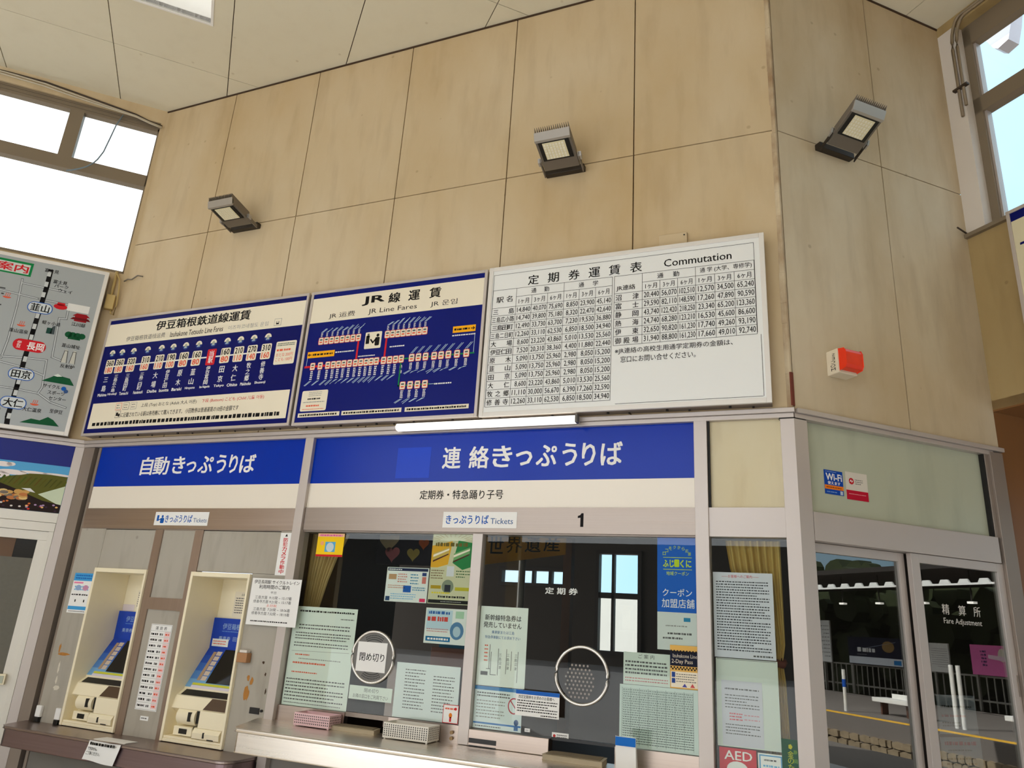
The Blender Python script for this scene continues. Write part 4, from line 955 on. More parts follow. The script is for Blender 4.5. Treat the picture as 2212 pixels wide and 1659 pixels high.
# ---------------- papers and small things around the machines
def sheet(name, label, cat, wall, u0, u1, z0, z1, y, col, group=None, skew=0.0):
    """a thin sheet (1.5 mm) with its printing as a part; returns thing and a MB for the printing"""
    t = Thing(name, label, cat, wall, ((u0+u1)/2, y, z0), group)
    mb = MB()
    if skew: mb.ext([(u0, z0), (u1, z0-skew), (u1, z1-skew), (u0, z1)], 'y', y-0.0015, y, col)
    else: mb.box(u0, u1, y-0.0015, y, z0, z1, col)
    t.part('sheet', mb)
    return t, MB(), y-0.0018
t, mb, y = sheet('paper_notice', 'white bicycle train notice pasted over the post beside the right ticket machine', 'notice', 'M', 1.926, 2.325, 1.393, 1.688, -0.016, P['white'])
mb.text('伊豆長岡駅 サイクルトレイン', 1.945, 2.310, 1.652, 1.678, y, P['black'], 0.012); mb.text('利用時間のご案内', 1.99, 2.235, 1.620, 1.648, y, P['black'], 0.015)
mb.text('平日', 2.09, 2.135, 1.590, 1.608, y, P['black']); mb.text('三島方面  9:15発 ~ 15:17着', 1.97, 2.265, 1.556, 1.578, y, P['black']); mb.text('修善寺方面 9:21発 ~ 15:17着', 1.96, 2.265, 1.530, 1.552, y, P['black']); mb.text('土日祝', 2.07, 2.155, 1.508, 1.526, y, P['orangered'])
mb.text('三島方面  7:20発 ~ 18:06着', 1.97, 2.265, 1.482, 1.504, y, P['black']); mb.text('修善寺方面 7:32発 ~ 18:10着', 1.96, 2.265, 1.456, 1.478, y, P['black']); mb.greek(1.96, 2.26, 1.410, 1.426, 1, y, P['black'], 0.5, 6, False)
t.part('printing', mb)
t, mb, y = sheet('vertical_sticker', 'tall white sticker with red characters beside the post above the machine', 'sticker', 'M', 2.080, 2.172, 1.712, 1.990, 0.0075, P['white'])
mb.vtext('防犯カメラ作動中', 2.128, 1.722, 1.958, 0.036, y, P['red'], 0.02); mb.flat([(2.118, 1.966), (2.140, 1.966), (2.130, 1.984)], y, P['black']); t.part('printing', mb)
t, mb, y = sheet('fare_list', 'narrow white fare list on the steel panel between the two ticket machines', 'fare list', 'M', 1.086, 1.280, 0.800, 1.350, 0.011, P['white'])
mb.rect(1.090, 1.276, 0.804, 1.346, y, P['grey']); mb.rect(1.092, 1.274, 0.806, 1.344, y-0.0003, P['white']); mb.text('運 賃 表', 1.13, 1.235, 1.312, 1.336, y-0.0006, P['black'])
for k in range(13):
    z = 1.300-k*0.038
    mb.rect(1.092, 1.274, z+0.004, z+0.0055, y-0.0006, P['grey']); mb.greek(1.10, 1.165, z-0.026, z-0.004, 1, y-0.0006, P['black'], 0.6, k, False); mb.greek(1.178, 1.214, z-0.026, z-0.004, 1, y-0.0006, P['dgrey'], 0.7, k+40, False)
    mb.rect(1.222, 1.272, z-0.030, z+0.002, y-0.0005, ink((240, 206, 206))); mb.greek(1.230, 1.266, z-0.026, z-0.004, 1, y-0.0007, P['orangered'], 0.5, k+80, False)
t.part('printing', mb)
mb = MB(); mb.box(1.150, 1.222, 0.0105, 0.012, 0.738, 0.765, P['white']); mb.greek(1.158, 1.214, 0.744, 0.760, 1, 0.0100, P['dgrey'], 0.5, 1, False)
solo('label_sticker', mb, 'tiny white label on the steel panel below the fare list', 'label', 'M', (1.186, 0.011, 0.738))
t, mb, y = sheet('ic_card_poster', 'small blue and white poster on the steel left of the left ticket machine', 'poster', 'M', 0.223, 0.426, 1.382, 1.668, 0.0075, P['white'])
mb.rect(0.223, 0.426, 1.612, 1.668, y, ink((70, 160, 220))); mb.greek(0.24, 0.41, 1.622, 1.660, 2, y-0.0003, P['blue'], 0.5, 1, False); mb.rect(0.232, 0.33, 1.592, 1.604, y, P['pink']); mb.greek(0.25, 0.40, 1.54, 1.58, 2, y, P['lblue'], 0.6, 2, False)
mb.ell(0.29, 1.562, 0.03, 0.02, y-0.0003, ink((150, 176, 214))); mb.ell(0.365, 1.562, 0.03, 0.02, y-0.0003, ink((206, 150, 180))); mb.greek(0.235, 0.415, 1.50, 1.525, 1, y, P['black'], 0.4, 3, False); mb.rect(0.28, 0.292, 1.46, 1.478, y, P['black']); mb.rect(0.37, 0.382, 1.46, 1.478, y, P['black']); mb.rect(0.226, 0.423, 1.405, 1.43, y, ink((70, 160, 220))); mb.greek(0.24, 0.41, 1.388, 1.400, 1, y, P['dgrey'], 0.5, 4, False)
t.part('printing', mb)
K_ = Thing('lock_box', 'small brown lock box with a white top on the frame of the right machine', 'lock box', 'M', (1.957, -0.02, 1.16))
K_.part('box', MB().box(1.918, 1.998, -0.040, 0.006, 1.160, 1.218, mat('lock_brown', (170, 122, 80), 0.5)), 0.004); K_.part('lid', MB().box(1.930, 1.990, -0.036, 0.0, 1.2185, 1.236, mat('lock_white', (222, 214, 206), 0.5)), 0.003)
mb = MB(); mb.box(2.052, 2.126, 0.002, 0.0078, 0.866, 0.902, DARK); mb.cyl((2.146, -0.004, 0.888), (2.146, 0.008, 0.888), 0.008, DARK, 10)
solo('slot_plate', mb, 'small black slot plate on the steel beside the counter end', 'plate', 'M', (2.089, 0.0078, 0.866))
for u, l in ((0.203, 'white latch on the shelf nearest the corner post'), (0.402, 'white latch on the shelf at the left ticket machine')):
    t = Thing('hook_latch', l, 'latch', 'M', (u, 0.0, LTH)); t.part('hook', MB().box(u-0.026, u+0.026, -0.016, 0.008, LTH+0.032, LTH+0.108, P['white']), 0.005); t.part('foot', MB().box(u-0.02, u+0.02, -0.02, 0.006, LTH+0.0005, LTH+0.0315, DARK), 0.003)
# note hanging over the shelf front
t = Thing('handwritten_note', 'white handwritten paper note hanging over the front of the machine shelf', 'note', 'M', (1.18, -0.2, 0.52))
mb = MB(); path = [(-0.13, LTH+0.002), (-0.22, LTH+0.003), (-0.258, LTH-0.004), (-0.263, LTH-0.03), (-0.262, 0.52)]; nu = 8
vs, fs = [], []
for k, (yy, zz) in enumerate(path):
    for i in range(nu+1):
        f_ = i/nu; vs.append((1.046+0.275*f_-(0.03 if k == 4 else 0), yy-0.006*math.sin(f_*pi*2.2)*(k/4), zz+0.004*math.sin(f_*7)*(k == 4)-0.012*f_*(k == 4)))
for k in range(len(path)-1):
    for i in range(nu): q = k*(nu+1)+i; fs.append((q, q+1, q+nu+2, q+nu+1))
mb.add(vs, fs, P['white'], True); t.part('paper', mb)
mb = MB(); mb.greek(1.07, 1.29, 0.607, 0.632, 1, -0.2715, P['black'], 0.7, 5, False); mb.text('できません。', 1.06, 1.14, 0.580, 0.600, -0.2715, P['black'], 0.02); mb.text('ご了承ください。', 1.05, 1.17, 0.552, 0.574, -0.2715, P['black'], 0.015); t.part('handwriting', mb)
mb = MB(); mb.box(-0.19, -0.14, -0.03, 0.0, 0.86, 0.932, MACH); mb.box(-0.18, -0.15, -0.034, -0.029, 0.87, 0.92, ink((190, 196, 180)))
solo('door_box', mb, 'small cream box on the left door beside the shelf end', 'box', 'L', (-0.165, 0.0, 0.86))

# ---------------- header stickers and number
t, mb, y = sheet('ticket_sticker', 'white ticket sticker with a blue figure on the header above the machines', 'sticker', 'M', 0.911, 1.422, 2.031, 2.128, 0.0055, P['white'], 'ticket header stickers')
mb.ell(0.985, 2.095, 0.010, 0.011, y, P['blue'], 10); mb.rrect(0.968, 1.004, 2.046, 2.084, 0.008, y, P['blue']); mb.rect(0.932, 0.952, 2.062, 2.104, y, P['blue']); mb.line([(0.972, 2.078), (0.955, 2.070)], 0.008, y, P['blue'])
mb.text('きっぷうりば', 1.015, 1.272, 2.050, 2.108, y, P['blue'], 0.016); mb.text('Tickets', 1.285, 1.410, 2.054, 2.084, y, ink((60, 100, 150)), 0.005); t.part('printing', mb)
t, mb, y = sheet('ticket_sticker', 'white ticket sticker in blue on the header above the ticket window', 'sticker', 'M', 3.298, 3.790, 2.037, 2.134, 0.0055, P['white'], 'ticket header stickers')
mb.text('きっぷうりば', 3.320, 3.606, 2.058, 2.116, y, P['blue'], 0.016); mb.text('Tickets', 3.620, 3.766, 2.062, 2.096, y, ink((60, 100, 150)), 0.005); t.part('printing', mb)
mb = MB(); mb.flat([(4.182, 2.050), (4.200, 2.050), (4.200, 2.128), (4.188, 2.128), (4.180, 2.117), (4.166, 2.112), (4.166, 2.100), (4.182, 2.102)], 0.005, P['black'])
solo('counter_number', mb, 'black numeral one on the stainless header above the ticket window', 'number', 'M', (4.185, 0.005, 2.05))

# ================================================================== THINGS ON AND BEHIND THE TICKET WINDOW
PY = GY-0.0008      # outside face of the glass
PI = GY+0.0075      # inside face
GP = P['gpaper']
t, mb, y = sheet('long_notice', 'tall pale green notice filling the lower left of the ticket window', 'notice', 'M', 2.258, 2.738, 0.937, 1.527, PI, GP)
mb.greek(2.30, 2.72, 1.490, 1.510, 1, y, P['black'], 0.55, 1, False); mb.greek(2.62, 2.72, 1.455, 1.467, 1, y, P['dgrey'], 0.5, 2, False); mb.greek(2.31, 2.70, 1.385, 1.425, 2, y, P['dgrey'], 0.4, 3); mb.greek(2.29, 2.71, 1.325, 1.375, 3, y, P['dgrey'], 0.45, 4); mb.greek(2.29, 2.70, 1.28, 1.315, 2, y, P['dgrey'], 0.4, 5)
mb.line([(2.28, 1.255), (2.71, 1.265)], 0.002, y, P['grey']); mb.greek(2.31, 2.42, 1.228, 1.244, 1, y, P['orangered'], 0.5, 6, False); mb.greek(2.34, 2.66, 1.205, 1.22, 1, y, P['grey'], 0.4, 7); mb.greek(2.30, 2.55, 1.178, 1.196, 1, y, P['orangered'], 0.6, 8, False)
mb.greek(2.30, 2.50, 1.125, 1.14, 1, y, P['orangered'], 0.5, 9, False); mb.greek(2.27, 2.71, 0.965, 1.10, 7, y, P['dgrey'], 0.4, 10); mb.greek(2.27, 2.70, 0.948, 0.96, 1, y, P['dgrey'], 0.4, 11)
t.part('printing', mb)
t, mb, y = sheet('picture_sticker', 'small yellow sticker with pink heading at the top left of the ticket window', 'sticker', 'M', 2.365, 2.573, 1.845, 1.994, PY, ink((248, 206, 30)))
mb.rect(2.365, 2.573, 1.972, 1.994, y, ink((244, 196, 150))); mb.greek(2.38, 2.56, 1.974, 1.990, 1, y-0.0003, ink((226, 90, 170)), 0.7, 1, False); mb.rect(2.365, 2.573, 1.845, 1.858, y, P['red'])
mb.rect(2.43, 2.51, 1.875, 1.94, y, ink((90, 170, 214))); mb.ell(2.47, 1.905, 0.03, 0.03, y-0.0003, ink((200, 214, 220))); mb.ell(2.405, 1.93, 0.014, 0.014, y, ink((240, 170, 120)))
t.part('printing', mb)
t, mb, y = sheet('ic_leaflet', 'white fare information leaflet with navy heading inside the ticket window', 'leaflet', 'M', 2.918, 3.215, 1.587, 1.793, PI, P['paper'])
mb.rect(2.924, 3.209, 1.772, 1.789, y, ink((22, 34, 74))); mb.greek(2.93, 3.03, 1.775, 1.786, 1, y-0.0003, P['white'], 0.6, 1, False); mb.rect(2.935, 2.99, 1.72, 1.752, y, ink((190, 150, 110))); mb.greek(3.0, 3.07, 1.70, 1.76, 4, y, ink((210, 140, 130)), 0.5, 2); mb.greek(3.09, 3.15, 1.69, 1.76, 4, y, P['teal'], 0.4, 3); mb.rect(3.17, 3.20, 1.745, 1.765, y, ink((40, 60, 120))); mb.rect(3.172, 3.2, 1.70, 1.74, y, ink((206, 120, 110)))
mb.greek(2.935, 3.06, 1.665, 1.69, 2, y, ink((200, 150, 130)), 0.5, 4); mb.rect(3.045, 3.10, 1.645, 1.685, y, P['blue']); mb.greek(3.11, 3.20, 1.655, 1.68, 2, y, P['teal'], 0.5, 5); mb.rect(2.925, 2.955, 1.592, 1.618, y, ink((40, 70, 110))); mb.rect(3.165, 3.205, 1.592, 1.612, y, ink((226, 50, 100))); mb.greek(2.96, 3.14, 1.60, 1.64, 3, y, P['lblue'], 0.4, 6)
t.part('printing', mb)
t, mb, y = sheet('train_poster', 'poster of a yellow and a green train at the top of the ticket window mullion', 'poster', 'M', 3.222, 3.503, 1.588, 2.005, PI, ink((206, 204, 170)))
mb.flat([(3.222, 1.80), (3.222, 1.93), (3.36, 1.96), (3.34, 1.82), (3.27, 1.80)], y, ink((226, 170, 40))); mb.flat([(3.503, 1.81), (3.503, 1.95), (3.40, 1.965), (3.37, 1.83), (3.44, 1.79)], y, ink((40, 130, 70)))
mb.greek(3.245, 3.47, 1.925, 1.955, 1, y-0.0003, ink((110, 96, 40)), 0.8, 1, False)
for c_, x_ in ((ink((206, 176, 90)), 3.235), (ink((120, 170, 110)), 3.375)):
    mb.flat([(x_, 1.84), (x_+0.105, 1.885), (x_+0.108, 1.925), (x_, 1.885)], y-0.0005, c_); mb.flat([(x_, 1.862), (x_+0.106, 1.905), (x_+0.106, 1.915), (x_, 1.876)], y-0.0008, P['cream']); mb.flat([(x_, 1.842), (x_+0.104, 1.886), (x_+0.103, 1.878), (x_, 1.832)], y-0.0008, ink((80, 40, 30)))
for k in range(12):
    a_ = pi*k/11; mb.line([(3.36+0.09*math.cos(a_), 1.965+0.02*math.sin(a_)), (3.36+0.14*math.cos(a_), 1.970+0.034*math.sin(a_))], 0.004, y-0.0003, ink((176, 160, 90)))
mb.rect(3.335, 3.385, 1.75, 1.81, y, ink((214, 216, 222))); mb.greek(3.23, 3.32, 1.73, 1.79, 4, y, ink((120, 90, 60)), 0.4, 2); mb.greek(3.40, 3.495, 1.74, 1.79, 3, y, ink((60, 100, 60)), 0.4, 3); mb.ell(3.35, 1.69, 0.04, 0.04, y, ink((130, 140, 120))); mb.rect(3.33, 3.37, 1.66, 1.70, y-0.0003, ink((40, 44, 56)))
mb.rect(3.235, 3.305, 1.675, 1.695, y, ink((180, 150, 30))); mb.rect(3.40, 3.495, 1.668, 1.688, y, ink((190, 180, 40))); mb.greek(3.245, 3.37, 1.645, 1.66, 1, y-0.0004, ink((226, 206, 40)), 0.7, 4, False); mb.greek(3.29, 3.48, 1.622, 1.64, 1, y, P['black'], 0.7, 5, False); mb.rect(3.226, 3.50, 1.592, 1.612, y, P['black']); mb.greek(3.31, 3.45, 1.597, 1.607, 1, y-0.0003, P['grey'], 0.5, 6, False)
t.part('printing', mb)
t, mb, y = sheet('event_card', 'pale blue event card with red lettering below the train poster', 'card', 'M', 3.220, 3.500, 1.362, 1.563, PI, P['paper'])
mb.rect(3.228, 3.40, 1.44, 1.553, y, ink((190, 214, 226))); mb.greek(3.24, 3.385, 1.525, 1.55, 1, y-0.0003, ink((50, 100, 170)), 0.7, 1, False); mb.greek(3.235, 3.38, 1.485, 1.52, 1, y-0.0003, ink((206, 70, 60)), 0.8, 2, False); mb.rect(3.42, 3.475, 1.51, 1.55, y, ink((170, 206, 176))); mb.ell(3.435, 1.44, 0.045, 0.05, y-0.0003, ink((86, 130, 170))); mb.ell(3.435, 1.435, 0.025, 0.03, y-0.0006, ink((176, 200, 214))); mb.greek(3.235, 3.38, 1.425, 1.45, 2, y-0.0004, ink((200, 120, 120)), 0.4, 3); mb.rect(3.232, 3.395, 1.375, 1.402, y, ink((24, 110, 160))); mb.greek(3.245, 3.385, 1.380, 1.398, 1, y-0.0003, P['white'], 0.7, 4, False)
t.part('printing', mb)
HOLED = mat('speech_disc_grey', (112, 110, 106), 0.5)
def speech_ring(cx, cz, label, disc, closed):
    t = Thing('speech_ring', label, 'speaking hole', 'M', (cx, GY, cz-0.15), 'speaking rings in the ticket window')
    mb = MB(); mb.tube([(cx+0.146*math.cos(2*pi*k/48), GY-0.006, cz+0.146*math.sin(2*pi*k/48)) for k in range(48)], 0.0085, mat('chrome_ring', (224, 220, 214), 0.2, 0.8), 10, True); t.part('ring', mb)
    mb = MB()
    if closed:
        mb.ext([(cx+0.14*math.cos(2*pi*k/32), cz+0.14*math.sin(2*pi*k/32)) for k in range(32)], 'y', GY-0.004, GY-0.001, disc)
        for s_ in (1, -1):
            for r_ in (0.10, 0.112, 0.124):
                for k in range(13):
                    a_ = s_*(pi/2+(k-6)*0.085); mb.ell(cx+r_*math.cos(a_), cz+r_*math.sin(a_), 0.004, 0.004, GY-0.0045, DARK, 6)
    else:
        for j in range(-4, 5):
            for i in range(-4, 5):
                x = cx-0.012+i*0.022+(j % 2)*0.011; z = cz-0.03+j*0.02
                if (x-cx+0.012)**2/0.0075+(z-cz+0.03)**2/0.009 < 1: mb.ell(x, z, 0.0058, 0.0062, GY-0.0012, disc, 8)
    t.part('speech_holes', mb)
    return t
speech_ring(2.890, 1.258, 'speaking ring with a closed sign stuck over it in the left pane', HOLED, True)
speech_ring(4.208, 1.257, 'open speaking ring with drilled holes in the right pane', mat('drilled_hole_rim', (150, 140, 130), 0.4), False)
t, mb, y = sheet('closed_sign', 'white paper closed sign inside the left speaking ring', 'sign', 'M', 2.778, 2.985, 1.173, 1.342, GY-0.0052, P['white'])
mb.text('閉め切り', 2.798, 2.972, 1.232, 1.282, y, P['black'], 0.012); t.part('printing', mb)
t, mb, y = sheet('small_label', 'pale green label strip under the left speaking ring', 'label', 'M', 2.744, 3.044, 1.013, 1.090, PI, GP)
mb.text('閉め切り', 2.85, 2.95, 1.056, 1.080, y, P['dgrey']); mb.text('お隣の窓口をご利用下さい', 2.775, 3.02, 1.022, 1.046, y, P['dgrey']); t.part('printing', mb)
t, mb, y = sheet('price_list', 'pale list of closing notes standing left of the window mullion', 'list', 'M', 3.058, 3.480, 0.943, 1.243, PI, ink((222, 230, 230)))
mb.greek(3.12, 3.26, 0.99, 1.215, 13, y, P['dgrey'], 0.35, 1); mb.greek(3.31, 3.45, 0.985, 1.19, 12, y, P['dgrey'], 0.35, 2); t.part('printing', mb)
t, mb, y = sheet('small_card', 'little white card with red edging at the foot of the mullion', 'card', 'M', 3.393, 3.491, 0.944, 1.041, PY, P['white'])
mb.frame(3.393, 3.491, 0.944, 1.041, 0.003, y-0.0002, y, P['red']); mb.greek(3.405, 3.47, 1.012, 1.028, 1, y, P['orangered'], 0.6, 1, False); mb.ell(3.472, 1.021, 0.008, 0.008, y, P['red'], 8); mb.ell(3.442, 0.985, 0.011, 0.014, y, ink((230, 130, 40)), 8); mb.rect(3.436, 3.448, 0.952, 0.978, y, P['red']); t.part('printing', mb)
t, mb, y = sheet('express_notice', 'white notice about bullet train tickets at the left of the right pane', 'notice', 'M', 3.582, 3.878, 1.160, 1.590, PI, ink((232, 238, 232)))
mb.text('新幹線特急券は', 3.612, 3.838, 1.512, 1.545, y, P['dgrey'], 0.02); mb.text('発売していません', 3.606, 3.842, 1.472, 1.505, y, P['dgrey'], 0.02); mb.text('乗車駅または三島', 3.66, 3.80, 1.440, 1.458, y, ink((70, 110, 160)), 0.01); mb.text('特急停車駅にてお求め下さい', 3.62, 3.838, 1.412, 1.430, y, ink((70, 110, 160)), 0.01)
for k in range(5): mb.greek(3.622, 3.645, 1.29+k*0.02, 1.30+k*0.02, 1, y, P['orangered'], 0.8, k, False)
for x, z0_, z1_ in ((3.655, 1.25, 1.38), (3.665, 1.22, 1.34), (3.71, 1.22, 1.36), (3.76, 1.23, 1.36), (3.79, 1.25, 1.35), (3.83, 1.19, 1.35)): mb.line([(x, z0_), (x, z1_)], 0.003, y, P['dgrey'])
for k in range(3): mb.vtext('三島沼津', 3.722+k*0.048, 1.25, 1.34, 0.016, y, P['dgrey'])
mb.line([(3.64, 1.25), (3.665, 1.25), (3.665, 1.22), (3.70, 1.22)], 0.003, y, P['dgrey']); mb.rect(3.606, 3.65, 1.215, 1.235, y, P['dgrey']); t.part('printing', mb)
t, mb, y = sheet('blue_notice', 'pale notice with blue bands and a red prohibition ring below the bullet train notice', 'notice', 'M', 3.580, 3.870, 0.938, 1.157, PI, ink((224, 234, 236)))
mb.rect(3.580, 3.870, 1.138, 1.157, y, ink((60, 130, 190))); mb.greek(3.595, 3.80, 1.10, 1.13, 2, y, P['dgrey'], 0.5, 1); mb.greek(3.595, 3.77, 0.99, 1.09, 6, y, P['grey'], 0.35, 2); mb.rect(3.582, 3.868, 0.962, 0.971, y, ink((50, 120, 190))); mb.greek(3.595, 3.75, 0.945, 0.957, 1, y, P['dgrey'], 0.5, 3, False)
for k in range(24):
    a_, b_ = 2*pi*k/24, 2*pi*(k+1)/24; mb.flat([(3.822+0.036*math.cos(a_), 1.068+0.042*math.sin(a_)), (3.822+0.036*math.cos(b_), 1.068+0.042*math.sin(b_)), (3.822+0.030*math.cos(b_), 1.068+0.035*math.sin(b_)), (3.822+0.030*math.cos(a_), 1.068+0.035*math.sin(a_))], y, ink((190, 60, 80)))
mb.line([(3.80, 1.095), (3.844, 1.042)], 0.006, y-0.0003, ink((190, 60, 80))); mb.ell(3.84, 0.985, 0.014, 0.016, y-0.0004, ink((60, 90, 140)), 10); mb.rect(3.828, 3.852, 0.945, 0.97, y-0.0004, ink((60, 110, 170))); t.part('printing', mb)
t, mb, y = sheet('white_plate', 'white plate with a blue top band standing out in front of the right pane', 'notice', 'M', 3.852, 4.103, 1.032, 1.160, -0.012, P['white'])
mb.rect(3.852, 4.103, 1.140, 1.160, y, ink((36, 100, 190))); mb.text('改定定期券をお求めのお客様へ', 3.868, 4.075, 1.118, 1.136, y, P['black'], 0.01); mb.greek(3.862, 4.095, 1.050, 1.115, 5, y, P['black'], 0.45, 2); mb.greek(4.0, 4.095, 1.036, 1.046, 1, y, P['black'], 0.6, 3, False); t.part('printing', mb)
mb = MB(); mb.text('定 期 券', 3.978, 4.170, 1.674, 1.711, PY-0.0005, ink((222, 226, 222)), 0.02)
solo('pass_lettering', mb, 'white commuter pass lettering stuck on the right pane of the ticket window', 'lettering', 'M', (4.07, PY, 1.674))
t, mb, y = sheet('coupon_banner', 'tall blue coupon poster with yellow lettering at the right of the ticket window', 'poster', 'M', 4.616, 4.827, 1.420, 2.001, PI, ink((214, 220, 218)))
mb.rect(4.616, 4.827, 1.610, 2.001, y, ink((20, 96, 196))); YL = ink((190, 214, 40))
for k, ch in enumerate('ロコモクから応援'):
    a_ = pi*0.86-k*pi*0.72/7; x, z = 4.722+0.075*math.cos(a_), 1.890+0.060*math.sin(a_); mb.text(ch, x-0.008, x+0.008, z-0.009, z+0.009, y-0.0003, YL, 0.01, tight=True)
mb.line([(4.65, 1.895), (4.80, 1.895)], 0.003, y-0.0003, YL); mb.text('ふじ', 4.648, 4.705, 1.842, 1.885, y-0.0003, YL, 0.03); mb.rrect(4.708, 4.735, 1.845, 1.885, 0.006, y-0.0003, YL); mb.text('くに', 4.740, 4.798, 1.842, 1.885, y-0.0003, YL, 0.03); mb.line([(4.65, 1.832), (4.80, 1.832)], 0.003, y-0.0003, YL); mb.text('地域クーポン', 4.665, 4.785, 1.800, 1.822, y-0.0003, YL, 0.01)
mb.text('クーポン', 4.645, 4.800, 1.690, 1.732, y-0.0003, P['white'], 0.004); mb.text('加盟店舗', 4.640, 4.812, 1.632, 1.680, y-0.0003, P['white'], 0.002)
mb.rect(4.755, 4.79, 1.565, 1.585, y, P['teal']); mb.greek(4.66, 4.78, 1.535, 1.548, 1, y, P['grey'], 0.5, 1, False); mb.greek(4.67, 4.80, 1.495, 1.512, 1, y, P['dgrey'], 0.6, 2, False); mb.greek(4.645, 4.75, 1.472, 1.488, 1, y, P['dgrey'], 0.6, 3, False); t.part('printing', mb)
t, mb, y = sheet('pass_poster', 'small black and gold two day pass poster at the right edge of the ticket window', 'poster', 'M', 4.684, 4.829, 1.236, 1.446, PY, ink((222, 176, 92)))
mb.rect(4.684, 4.829, 1.345, 1.418, y, ink((22, 26, 46))); mb.text('Izuhakone Line', 4.698, 4.822, 1.386, 1.404, y-0.0003, ink((214, 206, 190))); mb.text('2-Day Pass', 4.692, 4.800, 1.352, 1.378, y-0.0003, ink((226, 216, 196)))
for k in range(9):
    for z in (1.414, 1.334): mb.rect(4.686+k*0.016, 4.694+k*0.016, z, z+0.008, y-0.0003, P['black']); mb.rect(4.694+k*0.016, 4.702+k*0.016, z-0.008, z, y-0.0003, P['black'])
mb.rect(4.688, 4.825, 1.242, 1.318, y, P['cream']); mb.rect(4.692, 4.710, 1.29, 1.315, y-0.0003, ink((40, 70, 140))); mb.rect(4.692, 4.710, 1.262, 1.285, y-0.0003, ink((40, 70, 140))); mb.greek(4.715, 4.82, 1.265, 1.312, 4, y-0.0003, P['dgrey'], 0.35, 4); mb.flat([(4.745, 1.245), (4.77, 1.245), (4.758, 1.262)], y-0.0003, ink((80, 80, 160))); mb.flat([(4.785, 1.245), (4.81, 1.245), (4.797, 1.264)], y-0.0003, ink((200, 80, 80))); t.part('printing', mb)
t, mb, y = sheet('caution_notice', 'grey green caution notice left of the two day pass poster', 'notice', 'M', 4.435, 4.682, 1.236, 1.396, PI, ink((212, 222, 214)))
mb.text('ご 案 内', 4.515, 4.60, 1.366, 1.388, y, P['dgrey']); mb.greek(4.445, 4.672, 1.285, 1.358, 4, y, P['dgrey'], 0.5, 1); mb.greek(4.445, 4.672, 1.248, 1.275, 2, y, ink((190, 110, 110)), 0.4, 2); t.part('printing', mb)
t, mb, y = sheet('timetable_sheet', 'large pale timetable sheet at the lower right of the ticket window', 'timetable', 'M', 4.417, 4.828, 0.934, 1.234, PI, ink((208, 222, 216)))
for k in range(9): x = 4.43+k*0.046; mb.line([(x, 0.945), (x, 1.22)], 0.0016, y, ink((110, 126, 120)))
for k in range(24): z = 1.215-k*0.0112; mb.line([(4.43, z), (4.80, z)], 0.0012, y, ink((120, 136, 130)))
mb.greek(4.435, 4.80, 0.95, 1.215, 24, y-0.0003, ink((96, 110, 106)), 0.4, 5, False); t.part('printing', mb)
t, mb, y = sheet('service_label', 'small white service label with a red mark low on the right pane', 'label', 'M', 4.052, 4.146, 0.929, 0.963, PY, P['white'])
mb.ell(4.066, 0.946, 0.008, 0.008, y, ink((190, 60, 60)), 8); mb.greek(4.08, 4.138, 0.936, 0.957, 2, y, P['dgrey'], 0.5, 1, False); t.part('printing', mb)
t, mb, y = sheet('corner_tag', 'tiny white tag at the foot of the blue band notice', 'tag', 'M', 3.895, 3.926, 0.948, 0.966, PY, P['white'])
mb.greek(3.900, 3.92, 0.953, 0.961, 1, y, P['grey'], 0.5, 1, False); t.part('printing', mb)

# stainless box with two slots below the right pane
SB = Thing('slot_box', 'stainless box with two dark slots under the right pane', 'box', 'M', (3.81, 0, CTH))
SB.part('body', MB().box(3.579, 4.049, -0.004, 0.06, CTH+0.001, 0.934, STEEL), 0.003)
for z0_, z1_ in ((0.866, 0.890), (0.850, 0.8545)): SB.part('slot', MB().box(3.584, 3.748, -0.0055, 0.0, z0_, z1_, DARK))
# trays, baskets and stands on the counter
t = Thing('wooden_tray', 'low wooden money tray in front of the left speaking ring', 'tray', 'M', (2.86, -0.02, CTH))
WOOD = mat('pale_tray_wood', (176, 162, 136), 0.5, 0, 0.15, 8)
t.part('base', MB().ext([(2.700, -0.075), (3.020, -0.075), (2.995, 0.033), (2.70, 0.033)], 'z', CTH, CTH+0.024, WOOD), 0.003)
t.part('mat', MB().ext([(2.715, -0.060), (3.00, -0.060), (2.98, 0.028), (2.715, 0.028)], 'z', CTH+0.0245, CTH+0.027, mat('tray_mat_brown', (126, 112, 90), 0.8)))
t = Thing('wooden_tray', 'low wooden money tray in front of the right pane', 'tray', 'M', (4.22, -0.04, CTH))
t.part('base', MB().ext([(4.052, -0.108), (4.372, -0.118), (4.360, 0.02), (4.058, 0.02)], 'z', CTH, CTH+0.026, WOOD), 0.003)
t.part('mat', MB().ext([(4.066, -0.094), (4.356, -0.102), (4.346, 0.018), (4.07, 0.018)], 'z', CTH+0.0265, CTH+0.029, mat('tray_mat_brown', (126, 112, 90), 0.8)))
